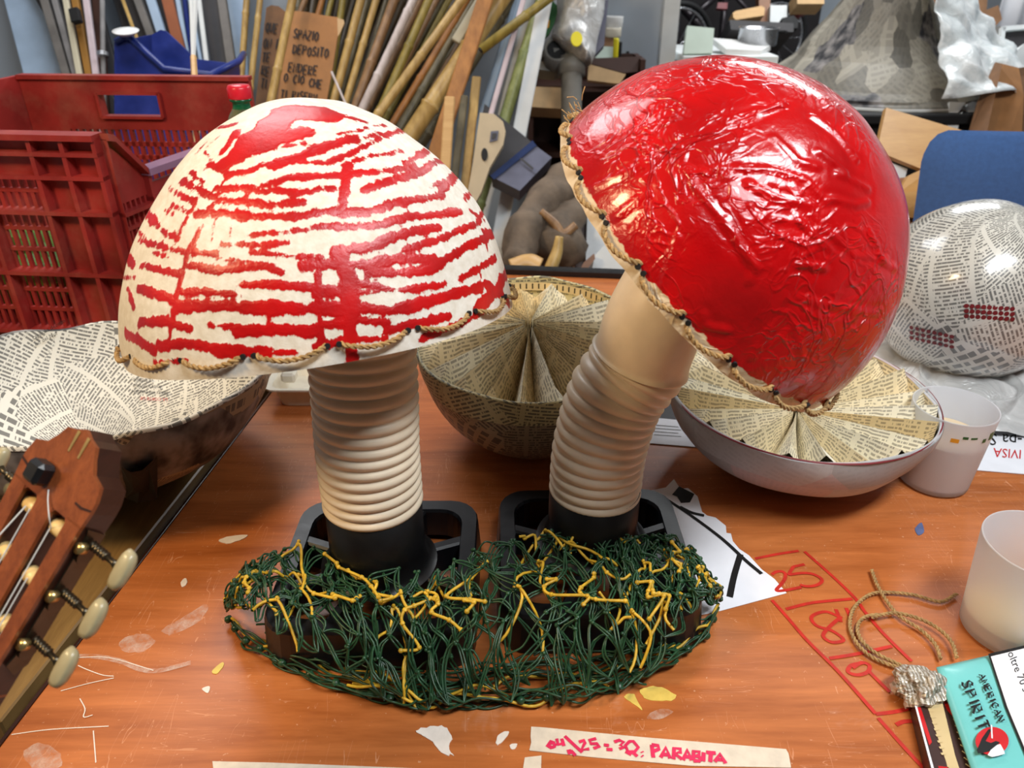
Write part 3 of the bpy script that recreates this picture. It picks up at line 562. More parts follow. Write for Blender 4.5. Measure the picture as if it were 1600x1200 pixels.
stitches(capR, cR, rR+.001, ax, x, y, 22, .010, .0026, .3, .006)
# frayed twine end at the upper rim
fr = MB(); q0 = P(905, 185, d=.74)
for k in range(26):
    a = np.array([RND.gauss(0, .006), RND.gauss(0, .004), RND.gauss(0, .008)]); b = a+np.array([RND.uniform(-.012, .006), RND.uniform(-.006, .006), RND.uniform(-.004, .014)])
    fr.add(*tube([q0+a, q0+(a+b)/2+np.array([RND.gauss(0, .002)]*3), q0+b], .0005, 4))
fr.build('frayed_twine', 'twine', capR)

# ------------------------------------------------------------------ knotted net over the trays
net = thing('knotted_net', 'tangled green and yellow knotted cord net heaped over both black trays', 'net', (-.03, .6, 0))
backc = [(358,940,.015),(385,900,.04),(430,868,.066),(490,866,.07),(545,893,.068),(640,908,.068),(700,900,.07),(750,862,.078),(860,842,.072),(960,846,.074),(1000,852,.072),(1050,840,.078),(1090,880,.06),(1122,935,.02)]
frontc = [(358,972,.006),(380,1008,.006),(430,1040,.006),(500,1066,.006),(600,1098,.006),(650,1106,.006),(700,1109,.006),(800,1104,.006),(900,1094,.006),(960,1082,.006),(1010,1066,.006),(1060,1032,.006),(1105,1000,.006),(1122,955,.006)]
BC = np.array([P(u, v, z=z) for u, v, z in backc]); FC = np.array([P(u, v, z=z) for u, v, z in frontc]); SS = np.linspace(0, 1, len(BC))
def netpt(s, t, j=0.):
    s = min(max(s, 0), 1); t = min(max(t, 0), 1.06)
    b = np.array([np.interp(s, SS, BC[:, k]) for k in range(3)]); f = np.array([np.interp(s, SS, FC[:, k]) for k in range(3)])
    p = b+(f-b)*t; e = min(1, s/.1, (1-s)/.1)
    q = min(max((p[1]-.508)/.065, 0), 1); q = q*q*(3-2*q)
    z = .006+.062*q*(.25+.75*e)
    # over the trays the cords cannot sink below the plastic
    for cx, cy in ((baseL[0], .674), (.095, .697)):
        if abs(p[0]-cx) < .113 and abs(p[1]-cy) < .113: z = max(z, .060)
    p[2] = max(b[2]*max(0, 1-t)**3+z*(1-max(0, 1-t)**3), .004)+j
    return p
cords = {'g': MB(), 'y': MB()}; knots = {'g': MB(), 'y': MB()}
def knot(mb, p, r):
    V, Fc, U = lathe([(.0001, -1), (.8, -.6), (1, 0), (.8, .6), (.0001, 1)], (0, 0, 0), nrm((RND.gauss(0, 1), RND.gauss(0, 1), RND.gauss(0, 1))), 6)
    mb.add(p+V*r, Fc)
nr = np.random.RandomState(4)
for layer, (nu_, nv_, lift, jit) in enumerate(((20, 4, .011, .2), (17, 4, .004, .24), (23, 4, .0, .24))):
    node = {}
    for j in range(nv_+1):
        for i in range(-1, nu_+2):
            s = (i+(.5 if j % 2 else 0)+nr.normal(0, jit))/nu_; t = (j+nr.normal(0, jit))/nv_
            node[i, j] = netpt(s, t, abs(nr.normal(lift, .004)))
    for j in range(nv_):
        for i in range(nu_+1):
            for di in (0, 1):
                i2 = i+di-(0 if j % 2 else 1)
                if (i2, j+1) not in node: continue
                yel = (math.sin(i*1.7+layer*2+j*.9)+math.sin(i*.6-j*2.1+layer)) > (1.0 if layer == 0 else 1.35)
                key = 'y' if yel else 'g'
                a, b = node[i, j], node[i2, j+1]; L = np.linalg.norm(b-a); bow = nr.normal(0, .10, 3)*L; bow2 = nr.normal(0, .08, 3)*L
                sd = nrm(np.cross(b-a, (nr.normal(0, .4), nr.normal(0, .4)-1, .6)))
                for c_ in range(1 if yel else 2):
                    off = sd*(c_-.5)*.0034+nr.normal(0, .0006, 3); pts = []
                    for q in range(9):
                        t = q/8; p = a+(b-a)*t+bow*math.sin(math.pi*t)+bow2*math.sin(2*math.pi*t)*.6+off*math.sin(math.pi*t)**.4
                        p[2] = max(p[2], .0022); pts.append(p)
                    cords[key].add(*tube(pts, .0016 if yel else .00108, 6, False))
                if di == 0:
                    for q in range(3): knot(knots[key], a+nr.normal(0, .0012, 3), .0022)
for k in range(74):     # gathered hem along the front, strands bunched and knotted together
    pts = []; ph = nr.uniform(0, 6); ln = nr.uniform(.12, .4); s0 = nr.uniform(-.02, 1-ln*.8); s1 = min(1, s0+ln); t0 = nr.uniform(.84, 1.0) if k < 40 else nr.uniform(.6, .86); z0 = nr.uniform(.003, .018)
    for q in range(int(ln*110)+8):
        s = s0+(s1-s0)*q/(int(ln*110)+7); p = netpt(s, t0+.035*math.sin(s*38+ph)+.02*math.sin(s*91+k)); p[2] = max(.002, z0+.006*math.sin(s*44+ph*2)); pts.append(p)
    y_ = k % 8 == 3; cords['y' if y_ else 'g'].add(*tube(pts, .0016 if y_ else .0012, 6, False))
for k in range(24):
    s = k/24+nr.uniform(-.01, .01); knot(knots['g'], netpt(s, nr.uniform(.9, .99))*np.array([1, 1, 0])+np.array([0, 0, .010]), .0048)
for c0_, n_t, sp_, tp_ in ((.90, 40, .055, .3), (.10, 30, .05, .35), (.60, 34, .07, .25), (.74, 22, .06, .3)):      # tangles at the ends and between the trays
    for k in range(n_t):
        s = nr.normal(c0_, sp_); t = abs(nr.normal(tp_, .25)); pts = [netpt(s, t, .006)]; d_ = nr.uniform(0, 6.28)
        for q in range(5): d_ += nr.normal(0, .8); s += .018*math.cos(d_); t += .10*math.sin(d_); pts.append(netpt(s, min(max(t, .02), 1), nr.uniform(.002, .016)))
        y_ = k % 9 == 0; cords['y' if y_ else 'g'].add(*tube(spline(pts, 5), .0016 if y_ else .00108, 6, False)); knot(knots['y' if y_ else 'g'], pts[2], .0028)
for k in range(13):     # loose yellow runs
    s = nr.uniform(.05, .93); t = nr.uniform(.03, .6); pts = [netpt(s, t, .014)]
    for q in range(5): s += nr.normal(.006, .022); t += nr.uniform(.02, .11); pts.append(netpt(s, t, .012+nr.uniform(0, .006)))
    cords['y'].add(*tube(spline(pts, 6), .0017, 6))
    for p in pts: knot(knots['y'], p, .0028)
for k, nm, mt in (('g', 'green_cord', 'green_cord'), ('y', 'yellow_cord', 'yellow_cord')):
    cords[k].build(nm, mt, net, True)['kind'] = 'stuff'; knots[k].build(nm+'_knots', mt, net, True)['kind'] = 'stuff'
# ------------------------------------------------------------------ lettering with a built-in font, laid on any surface
_TX = {}
def textmesh(s):
    if s not in _TX:
        cu = bpy.data.curves.new('t', 'FONT'); cu.body = s; cu.resolution_u = 2; ob = bpy.data.objects.new('t', cu); COL.objects.link(ob)
        dg = bpy.context.evaluated_depsgraph_get(); me = bpy.data.meshes.new_from_object(ob.evaluated_get(dg))
        _TX[s] = (np.array([v.co[:2] for v in me.vertices]), [tuple(p.vertices) for p in me.polygons])
        bpy.data.objects.remove(ob); bpy.data.curves.remove(cu); bpy.data.meshes.remove(me)
    return _TX[s]
def text_on(name, s, fn, mat, parent):
    """fn maps a point of the text (letter height about .7) to a place"""
    V, Fc = textmesh(s); return mk(name, [fn(a, b) for a, b in V], Fc, mat, parent)

# ------------------------------------------------------------------ papier-mache bowls (upturned caps) with pleated pages
def bowl(name, label, c, r, axis, outer, inner, band=None, wav=0., seed=0, floorz=0., pages=0, pz0=-.03, pc=-.045, amp=.012, rin=.03, puff=1., bandh=.02, group='upturned papier-mache caps on the desk'):
    ax = nrm(axis); cz = c[2]-floorz-.0015; st = math.sqrt(1-ax[2]**2)
    dep = math.sqrt(max(cz*cz-(r*st)**2, .0004))/ax[2]
    t = thing(name, label, 'bowl', (c[0], c[1], floorz), group)
    prof = [(max(r*math.sin(a)**puff, .0005), -dep*math.cos(a)) for a in np.linspace(0, math.pi/2, 22)]
    def disp(rr, h, a, i):
        w = wav*(math.sin(3*a+seed)+.6*math.sin(7*a+seed*2)+.4*math.sin(13*a+seed)); k = max(0, 1+h/dep)
        return rr*(1+w*.6*k+.012*math.sin(5*a+h*40+seed)), h+w*r*k*k
    n = 96
    V, Fc, U = lathe(prof, c, ax, n, disp); mk('shell', V, Fc, outer, t, True, U)
    pi = [(max(a-.0035, .0004), b+.0035) for a, b in prof]; pi[-1] = (r-.0035, .0)
    V, Fc, U = lathe(pi, c, ax, n, disp); mk('lining', V, [f[::-1] for f in Fc], inner, t, True, U)
    lip = [(r-.0042, .0), (r-.002, .0018), (r+.0008, 0), (r+.0008, -.004)]
    V, Fc, U = lathe(lip, c, ax, n, lambda rr, h, a, i: disp(rr, h if h else 0, a, i)); mk('rim', V, Fc, band or inner, t, True, U)
    if band:
        pb = [(a*1.004+.0006, b) for a, b in prof if b > -bandh*2.2]
        V, Fc, U = lathe(pb, c, ax, n, disp); mk('rim_band', V, Fc, band, t, True, U)
    if pages:
        x = nrm(np.cross(np.cross(ax, X3), ax)); y = np.cross(ax, x)
        def pp(a, rr, h): return c+(x*math.cos(a)+y*math.sin(a))*rr+ax*h
        rr = random.Random(seed)
        A = [2*math.pi*(k+rr.uniform(-.22, .22))/pages for k in range(pages)]
        for k in range(pages):
            a0, a1 = A[k], A[(k+1) % pages]+(2*math.pi if k == pages-1 else 0); u0, u1 = (1, -1) if k % 2 == 0 else (-1, 1)
            ho = pz0; V = []; U = []
            nn = 5
            for q in range(nn+1):
                f = q/nn; rad = rin+(r*.972-rin)*f; h = pc+(ho-pc)*f
                am = amp*(.55+.9*f); lim = -dep*math.sqrt(max(0, 1-(rad/r)**2))+.008
                for a, u in ((a0, u0), (a1, u1)):
                    V.append(pp(a, rad, max(h+u*am+.004*math.sin(a*9+seed)*f, lim))); U.append((rad+.37*k, (0 if a == a0 else .05)+.11*k))
            Fc = [(2*q, 2*q+1, 2*q+3, 2*q+2) for q in range(nn)]
            mk('page', V, Fc, 'page_%d' % rr.choice((0, 0, 1, 2, 2, 3)), t, False, U)
    return t, dep, ax
c1 = P(140, 582, d=1.05)
b1, dep1, ax1 = bowl('newspaper_bowl', 'large newspaper papier-mache bowl, bare inside, behind the guitar headstock', c1, .232, (.02, .13, .99), 'news_dark', 'news_light', None, .022, 1.0, -.004)
c2 = P(828, 520, d=1.11)
b2, dep2, ax2 = bowl('pleated_bowl', 'yellowed newspaper bowl filled with folded book pages, behind the two stems', c2, .166, (-.02, -.13, .99), 'news_dark', 'news_yellow', 'news_yellow', .010, 2.0, 0, 38, -.045, .004, .024, .010, .8)
c3 = P(1251, 611, d=1.085)
newsprint('mache_pale', S(186, 184, 186), S(120, 118, 120), L=120, patch=6, photo=.0, head=.1, txt=.12, vary=.3, gloss=.5, tint=S(196, 168, 166))
b3, dep3, ax3 = bowl('pleated_bowl', 'pale grey papier-mache bowl lined with a ring of pleated book pages, under the red cap', c3, .180, (0, .0, 1), 'mache_pale', 'page_1', 'mache_pale', .006, 5.0, 0, 44, -.024, -.038, .020, .012, .85)
# red paint line along the rim of the pale bowl
V, Fc, U = lathe([(.1795, .0015), (.1808, .0016), (.1815, .0)], c3, ax3, 96); mk('rim_line', V, Fc, 'dark_red', b3, True)
# printed numbers band inside the yellow bowl: a paper tape with dark ticks
x2 = nrm(np.cross(np.cross(ax2, X3), ax2)); y2 = np.cross(ax2, x2)
def on2(a, h, off=.0): 
    rad = .166*math.sqrt(max(0, 1-(h/dep2)**2))-.0058-off; return c2+(x2*math.cos(a)+y2*math.sin(a))*rad+ax2*h
V, Fc, U = gridsurf(lambda s, t: on2(.55+1.5*s, -.006-.014*t), 40, 1); mk('tape_strip', V, Fc, 'gold_cream', b2, True, U)
tk = MB()
for k in range(24):
    a = .58+1.44*k/23; tk.add([on2(a, -.008, .0006), on2(a+.012, -.008, .0006), on2(a+.012, -.017, .0006), on2(a, -.017, .0006)], [(0, 1, 2, 3)])
o_ = tk.build('tape_marks', 'ink_black', b2); o_['kind'] = 'stuff'
# headlines inside the large bowl
x1 = nrm(np.cross(np.cross(ax1, X3), ax1)); y1 = np.cross(ax1, x1)
def inner1(u, v):
    d = ray(u, v); sc = np.array([1/.224, 1/.224, 1/(dep1-.007)]); R = np.array([x1, y1, ax1]); oo = R@(_C-c1)*sc; dd = R@d*sc
    a = dd@dd; b = oo@dd; q = b*b-a*(oo@oo-1); t = (-b+math.sqrt(max(q, 0)))/a
    return _C+d*(t-.004)
def px_text(s, u, v, ang, size, parent, mat, hit, name='headline'):
    ca, sa = math.cos(ang), math.sin(ang)
    return text_on(name, s, lambda a, b: hit(u+(a*ca+b*sa)*size, v+(a*sa-b*ca)*size), mat, parent)
A_ = math.radians(183)
px_text('Senza motivazioni', 263, 612, A_, 8, b1, 'ink_black', inner1); px_text('Italia non può', 252, 602, A_, 8, b1, 'ink_black', inner1); px_text('va Dublino', 240, 592, A_, 8, b1, 'ink_black', inner1); px_text('LA CORTE UE', 262, 622, A_, 7, b1, 'ink_red', inner1)
px_text('capitolo decimo', 52, 531, math.radians(-29), 9, b1, 'ink_black', inner1); px_text('no del Mur', 56, 541, math.radians(-29), 9, b1, 'ink_black', inner1)
# dark torn patch on the outside of the large bowl
def outer1(u, v):
    d = ray(u, v); sc = np.array([1/.232, 1/.232, 1/dep1]); R = np.array([x1, y1, ax1]); oo = R@(_C-c1)*sc; dd = R@d*sc
    a = dd@dd; b = oo@dd; q = b*b-a*(oo@oo-1); t = (-b-math.sqrt(max(q, 0)))/a; return _C+d*(t-.018)
tp = [(190, 730), (205, 738), (222, 735), (236, 722), (246, 712), (246, 780), (215, 786), (197, 779)]; cx_, cy_ = 220, 752
V = [outer1(cx_, cy_)]; 
for f in (.5, 1.): V += [outer1(cx_+(u-cx_)*f, cy_+(v-cy_)*f) for u, v in tp]
k8 = len(tp); Fc = [(0, 1+i, 1+(i+1) % k8) for i in range(k8)]+[(1+i, 1+k8+i, 1+k8+(i+1) % k8, 1+(i+1) % k8) for i in range(k8)]
mk('torn_patch', V, Fc, 'black_matte', b1)

# ------------------------------------------------------------------ paper under the right tray, newspaper sheet at the back
pp_ = thing('torn_paper', 'torn white sheet with thick black marker lines poking from under the right tray', 'paper', P(1080, 880, z=0))
mk('sheet', *prism(pz([(985, 773), (1020, 766), (1040, 762), (1053, 749), (1059, 758), (1064, 764), (1075, 763), (1090, 776), (1097, 800), (1105, 806), (1118, 809), (1134, 822), (1135, 833), (1142, 834), (1145, 846), (1155, 858), (1170, 868), (1190, 890), (1210, 905), (1229, 927), (1125, 955), (985, 985)], .0004), Z3, .0005), 'paper_white', pp_)
marks('marker_line', [[(1044, 782), (1080, 806), (1128, 842), (1165, 876), (1190, 897)], [(1062, 792), (1080, 801), (1100, 806)]], 'ink_black', .0052, pp_, .001)
marks('marker_line', [[(1157, 866), (1147, 900), (1140, 933)]], 'ink_black', .0075, pp_, .001)
mk('marker_patch', *prism(pz([(1050, 773), (1061, 760), (1085, 772), (1078, 785), (1064, 786), (1058, 776)], .001), Z3, .0003), 'ink_black', pp_)
sh = thing('newspaper_sheet', 'spread newspaper sheet lying flat under the grey bowl and the ball', 'newspaper', P(1300, 660, z=0))
q = [P(1000, 692, z=.0008), P(1620, 743, z=.0008), P(1800, 560, z=.0008), P(1010, 560, z=.0008)]
V, Fc = prism(q, Z3, .0012); mk('page_sheet', V, Fc, 'paper_white', sh)
q = [P(1020, 652, z=.0022), P(1130, 662, z=.0022), P(1160, 580, z=.0022), P(1030, 578, z=.0022)]
mk('printed_photo', *prism(q, Z3, .0003), 'board_dark', sh)
px_text('-pa SI', 1598, 680, math.radians(183), 26, sh, 'ink_black', lambda u, v: P(u, v, z=.0026)); px_text('IVISA', 1597, 703, math.radians(184), 20, sh, 'ink_red', lambda u, v: P(u, v, z=.0026))
tl = MB()
for k in range(4): ribbon(tl, pz([(1022, 664+5*k), (1060+4*(k % 2), 667+5*k)], .0024), .0016, Z3, .0002)
tl.build('printed_lines', 'grey_mid', sh)['kind'] = 'stuff'

# ------------------------------------------------------------------ masking tape
def tape(label, corners, name='masking_tape_strip'):
    t = thing(name, label, 'tape', P(*corners[0], z=0), 'masking tape strips on the desk'); 
    mk('tape', *prism(pz(corners, .0004), Z3, .0006), 'masking_tape', t); return t
tp1 = tape('masking tape strip with pink handwritten sum and place name', [(830, 1136), (848, 1137), (1000, 1152), (1228, 1171), (1232, 1178), (1236, 1200), (1080, 1197), (930, 1184), (827, 1173), (830, 1160), (829, 1150)])
wr = MB()
TZ = lambda a, b: P(820+a/3.721, 1110+b/3.721, z=.0013)
def hand(name, strokes, w, parent=tp1):
    mb = MB()
    for s in strokes: ribbon(mb, [TZ(*p) for p in s], w, Z3, .0002)
    return mb.build(name, 'marker_pink', parent)
hand('handwriting', [[(175,190),(150,180),(130,205),(165,215),(185,200),(155,190),(130,210),(150,218),(178,208)], [(185,165),(195,200),(225,190)], [(215,165),(228,208)], [(232,150),(290,205),(335,245)], [(270,235),(250,238),(255,250),(272,245),(268,235),(295,264)], [(315,185),(345,175),(350,190),(330,230),(375,225)], [(415,165),(375,175),(385,195),(420,195),(435,210),(400,222)], [(460,202),(490,206)], [(475,228),(510,230)], [(520,185),(550,175),(575,185),(555,205),(580,215),(550,225)], [(610,180),(585,205),(600,240),(640,240),(660,215),(630,180),(608,182)], [(585,240),(620,258)], [(620,240),(655,268)], [(680,240),(684,246)], [(680,264),(686,270)]], .0033)
hand('handwriting', [[(738,200),(745,260),(748,275)], [(738,200),(775,205),(780,225),(745,240)], [(790,275),(820,215),(845,280)], [(800,258),(838,258)], [(865,285),(868,220),(905,225),(905,245),(872,252),(915,285)], [(920,290),(945,230),(970,292)], [(930,270),(962,272)], [(980,292),(982,238),(1015,242),(1012,262),(985,265),(1022,275),(1015,295),(980,294)], [(1040,245),(1038,298)], [(1055,245),(1110,250)], [(1082,248),(1078,302)], [(1105,300),(1135,255),(1168,310)], [(1115,285),(1152,288)]], .0038)
tape('short torn masking tape scrap below the written strip', [(820, 1184), (846, 1181), (845, 1215), (815, 1215)])
tape('blank masking tape strip cut by the bottom edge left of centre', [(332, 1190), (420, 1192), (520, 1196), (700, 1203), (690, 1216), (335, 1215)])

# ------------------------------------------------------------------ cups
def cup(label, base, r0, r1, h, fill, liq, tilt=0):
    t = thing('plastic_cup', label, 'cup', base, 'frosted plastic cups')
    prof = [(.0005, .001), (r0-.004, .001), (r0, .004), (r0+.0005, .012), (r0+(r1-r0)*.5, h*.5), (r1, h-.002), (r1-.0005, h), (r1-.0022, h-.001), (r0+(r1-r0)*.5-.0018, h*.5), (r0-.002, .012), (r0-.005, .008), (.0005, .007)]
    V, Fc, U = lathe(prof, base, n=56); mk('wall', V, Fc, 'cup_frosted', t, True, U)
    rf = r0+(r1-r0)*fill/h-.0026
    V, Fc, U = lathe([(.0005, .0085), (r0-.0055, .0085), (r0-.0026, .013), (rf, fill), (.0005, fill)], base, n=48); mk('liquid', V, Fc, liq, t, False)
    return t
k1 = P(1456, 750, z=0); k1[2] = .0
cp1 = cup('frosted plastic cup holding milky liquid, standing beside the pale grey bowl', k1, .046, .054, .125, .078, 'liquid_milky')
pm = MB()
def cupm(az, h, w, hh, name, mat):
    rad = .046+.008*h/.125+.0008; V = []
    for j in (0, 1):
        for i in range(4):
            a = math.radians(az)+w*i/3/rad; V.append(k1+np.array([math.cos(a)*rad, math.sin(a)*rad, h+hh*j]))
    return mk(name, V, [(i, i+1, i+5, i+4) for i in range(3)], mat, cp1)
cupm(243, .096, .010, .006, 'cup_print', 'orange_paint'); cupm(257, .103, .007, .004, 'cup_print', 'paddle_green'); cupm(268, .103, .009, .003, 'cup_print', 'paddle_green'); cupm(288, .096, .006, .006, 'cup_print', 'paddle_green'); cupm(300, .097, .014, .012, 'cup_print', 'paddle_green')
k2 = P(1573, 985, z=0); k2[2] = .0
cup('frosted plastic cup with a little amber liquid, behind the cyan pouch', k2, .048, .057, .124, .026, 'liquid_tea')

# ------------------------------------------------------------------ newspaper ball in clear film, on a plastic bag
cb = P(1517, 455, d=1.30); rb = .152
ball = thing('newspaper_ball', 'shiny film-wrapped newspaper ball at the right in front of the blue chair', 'ball', cb-np.array([0, 0, rb]))
V, Fc, U = lathe([(max(rb*math.cos(e), .0004), rb*math.sin(e)) for e in np.linspace(-math.pi/2, math.pi/2, 44)], cb, (.25, -.2, .95), 88)
V = cb+(V-cb)*(1+((vnoise(V, 14, 3)-.5)*.035+(vnoise(V, 40, 2)-.5)*.012))[:, None]; mk('papier_mache', V, Fc, 'news_ball', ball, True, U)
dots = MB()
for (u0, v0, du, dv, n1, n2) in ((1510, 478, 9, 1.5, 9, 3), (1424, 512, 9, 5, 8, 3)):
    for i in range(n1):
        for j in range(n2):
            p = sphere_hit(u0+du*i, v0+dv*i*.4+8*j, cb, rb*1.012); nn = nrm(p-cb); xx, yy = frame(nn)
            V = [p]+[p+(xx*math.cos(a)+yy*math.sin(a))*.0036 for a in np.linspace(0, 2*math.pi, 9)[:-1]]
            dots.add(V, [(0, 1+k, 1+(k+1) % 8) for k in range(8)])
o_ = dots.build('printed_dots', 'dark_red', ball); o_['kind'] = 'stuff'
# crumpled clear bag that carries the ball
def bagf(s, t):
    a = 2*math.pi*s; rr = .05+.15*t; z = .055*(1-t)**.6+.004
    p = np.array([cb[0]+.01+math.cos(a)*rr*1.1, cb[1]-.02+math.sin(a)*rr*.95, z])
    n = vnoise(p[None], 26, 3)[0]-.5; n2 = vnoise(p[None], 60, 4)[0]-.5; p[2] = max(.0035, p[2]+.035*n+.012*n2); return p
V, Fc, U = gridsurf(bagf, 72, 18); ob = mk('plastic_bag', V, Fc, 'bag_silver', None, True, U); tag(ob, 'crumpled grey plastic bag lying under the newspaper ball', 'bag')
kk = P(1500, 640, z=0)
V, Fc, U = lathe([(.066, .002), (.070, .003), (.071, .03), (.073, .056), (.076, .058), (.076, .061), (.071, .060), (.069, .03), (.067, .006), (.001, .005)], kk, n=64); ob = mk('clear_lid', V, Fc, 'clear_plastic', None, True); tag(ob, 'round clear plastic lid tucked behind the milky cup', 'lid')

# ------------------------------------------------------------------ white food tray behind the left stem
bx = P(478, 640, z=0); t = thing('foam_container', 'open white plastic food container behind the left stem', 'container', bx)
def rrect(hx, hy, z, rc, n=5):
    L = []
    for sx, sy, a0 in ((1, 1, 0), (-1, 1, 90), (-1, -1, 180), (1, -1, 270)):
        for k in range(n): a = math.radians(a0+90*k/(n-1)); L.append((bx[0]+.015+sx*(hx-rc)+rc*math.cos(a), bx[1]+.06+sy*(hy-rc)+rc*math.sin(a), z))
    return L
R_ = [rrect(.062, .048, .001, .016), rrect(.068, .054, .03, .016), rrect(.072, .058, .034, .016), rrect(.080, .066, .037, .018), rrect(.080, .066, .040, .018), rrect(.070, .056, .038, .016), rrect(.060, .046, .006, .014)]
n_ = 20; V = np.vstack(R_); Fc = [(r*n_+k, r*n_+(k+1) % n_, (r+1)*n_+(k+1) % n_, (r+1)*n_+k) for r in range(6) for k in range(n_)]+[tuple(range(n_))[::-1], tuple(6*n_+k for k in range(n_))]
mk('body', V, Fc, 'white_foam', t, False)
V, Fc = bevbox((bx[0]-.03, bx[1]+.035, .045), X3, Y3, Z3, .012, .012, .009, .004); mk('tab', V, Fc, 'white_foam', t)

# ------------------------------------------------------------------ twine, foil, tobacco pouch and packet
tw = MB()
path = [(1362, 890), (1370, 912), (1385, 938), (1405, 962), (1440, 985), (1462, 1008), (1470, 1030)]
rope(tw, spline(pz(path, .006), 8), .0022, .010, 6)
loop = [(1495, 928), (1470, 940), (1430, 930), (1395, 926), (1362, 928), (1336, 948), (1328, 975), (1336, 1000), (1360, 1025), (1400, 1042), (1418, 1044), (1400, 1036), (1368, 1020), (1346, 1000), (1340, 980), (1350, 965), (1372, 960)]
rope(tw, spline(pz(loop, .0045), 8), .0022, .010, 6)
rope(tw, spline(pz([(1362, 964), (1400, 958), (1440, 968), (1470, 985), (1488, 1005), (1495, 1028)], .0085), 8), .0022, .010, 6)
ob = tw.build('twine_coil', 'twine', None); tag(ob, 'loose coil of brown jute twine beside the amber cup', 'twine')
fc = P(1440, 1073, z=.018); V, Fc, U = lathe([(max(.001, math.cos(e)), math.sin(e)) for e in np.linspace(-math.pi/2, math.pi/2, 22)], (0, 0, 0), n=40)
V = np.array(fc)+V*np.array([.026, .021, .0175])*(1+(vnoise(V, 2.6, 5)-.5)*.55+(vnoise(V, 6, 6)-.5)*.3)[:, None]; V[:, 2] = np.maximum(V[:, 2], .0015)
foil = mk('crumpled_foil', V, Fc, 'foil_paper', None, False); tag(foil, 'crumpled foil and paper wad touching the corner of the cyan pouch', 'foil')
# packet
ZP = .016
pk = thing('filter_packet', 'red and dark brown packet with a cream window, half under the cyan pouch', 'packet', P(1475, 1150, z=0))
def zp(u, v, z): return P(u, v, z=z)
pc_ = [(1428, 1098), (1515, 1095), (1560, 1235), (1462, 1235)]
top = [zp(u, v, ZP) for u, v in pc_]; V, Fc = prism([np.array([p[0], p[1], .0008]) for p in top], Z3, ZP-.0008); mk('body', V, Fc, 'pack_brown', pk)
def patch(name, pts, z, mat, parent, th=.0004): return mk(name, *prism([zp(u, v, z) for u, v in pts], Z3, th), mat, parent)
patch('cream_window', [(1445, 1093), (1471, 1092), (1492, 1180), (1500, 1205), (1482, 1205), (1478, 1190)], ZP, 'gold_cream', pk)
patch('red_edge', [(1429, 1098), (1436, 1098), (1456, 1160), (1452, 1165), (1440, 1130)], ZP, 'pack_red', pk); patch('red_corner', [(1472, 1091), (1490, 1095), (1499, 1130), (1480, 1110)], ZP, 'pack_red', pk); patch('red_foot', [(1466, 1197), (1482, 1199), (1490, 1225), (1472, 1225)], ZP, 'pack_red', pk)
patch('white_edge', [(1428, 1098), (1431, 1098), (1463, 1215), (1459, 1215)], ZP+.0005, 'paper_white', pk)
pl = MB()
for k in range(9):
    f = k/9; ribbon(pl, [zp(1449+f*24, 1102+f*86, ZP+.0005), zp(1456+f*24, 1101+f*86, ZP+.0005)], .0022, Z3, .0003)
for k in range(8):
    f = k/8; ribbon(pl, [zp(1489+f*22, 1124+f*80, ZP+.0005), zp(1499+f*20, 1130+f*80, ZP+.0005)], .0013, Z3, .0003)
pl.build('small_print', 'gold_cream', pk)['kind'] = 'stuff'
# pouch
ZT = .030
pouch = thing('tobacco_pouch', 'cyan tobacco pouch with a white warning panel and red round emblem, bottom right corner', 'pouch', P(1560, 1130, z=0))
A0, B0, D0 = zp(1466, 1036, ZT), zp(1690, 985, ZT), zp(1545, 1262, ZT)
def pf(s, t):
    p = A0+(B0-A0)*s+(D0-A0)*t; e = min(s, 1-s, t*1.0, 1-t)*8; return p, min(1, e)**.5
V = []; U = []
NU, NV = 26, 26
for side in (0, 1):
    for j in range(NV+1):
        for i in range(NU+1):
            p, e = pf(i/NU, j/NV); n = vnoise(p[None], 30, 3)[0]-.5
            z = ZT-.006+.006*e+.0015*n*e if side == 0 else ZT-.008-.005*e; V.append((p[0], p[1], z)); U.append((i/NU, j/NV))
K = (NU+1)*(NV+1)
Fc = [(j*(NU+1)+i, (j+1)*(NU+1)+i, (j+1)*(NU+1)+i+1, j*(NU+1)+i+1) for j in range(NV) for i in range(NU)]; Fc += [tuple(K+q for q in f[::-1]) for f in Fc]
bd = [i for i in range(NU+1)]+[j*(NU+1)+NU for j in range(1, NV+1)]+[NV*(NU+1)+i for i in range(NU-1, -1, -1)]+[j*(NU+1) for j in range(NV-1, 0, -1)]
Fc += [(bd[i], bd[(i+1) % len(bd)], K+bd[(i+1) % len(bd)], K+bd[i]) for i in range(len(bd))]
mk('wrapper', V, Fc, 'pouch_cyan', pouch, True, U)
ZQ = ZT+.0016
patch('panel_border', [(1544, 1022), (1700, 985), (1760, 1220), (1618, 1220), (1570, 1105)], ZQ, 'ink_black', pouch, .0003); patch('white_panel', [(1548, 1026), (1700, 989), (1760, 1220), (1622, 1220), (1574, 1105)], ZQ+.0003, 'paper_white', pouch, .0003)
ZL = ZQ+.0010
def plet(s, u, v, du, dv, hu, hv, w, name, adv=1.25, z=ZL):
    mb = MB(); o = zp(u, v, z); dx = zp(u+du, v+dv, z)-o; dy = zp(u+hu, v+hv, z)-o; lettering(mb, s, o, dx, dy, Z3, w, adv); mb.build(name, 'ink_black', pouch)
plet('SPIRIT', 1502, 1067, 4.3, 11.5, 15, -5, .0021, 'lettering', 1.32); plet('AMERICAN', 1529, 1055, 3.2, 7.6, 9, -3, .0016, 'lettering', 1.28)
px_text('oltre 70 sostanze', 1574, 1020, math.radians(68), 17, pouch, 'ink_black', lambda u, v: zp(u, v, ZQ+.0009), 'lettering')
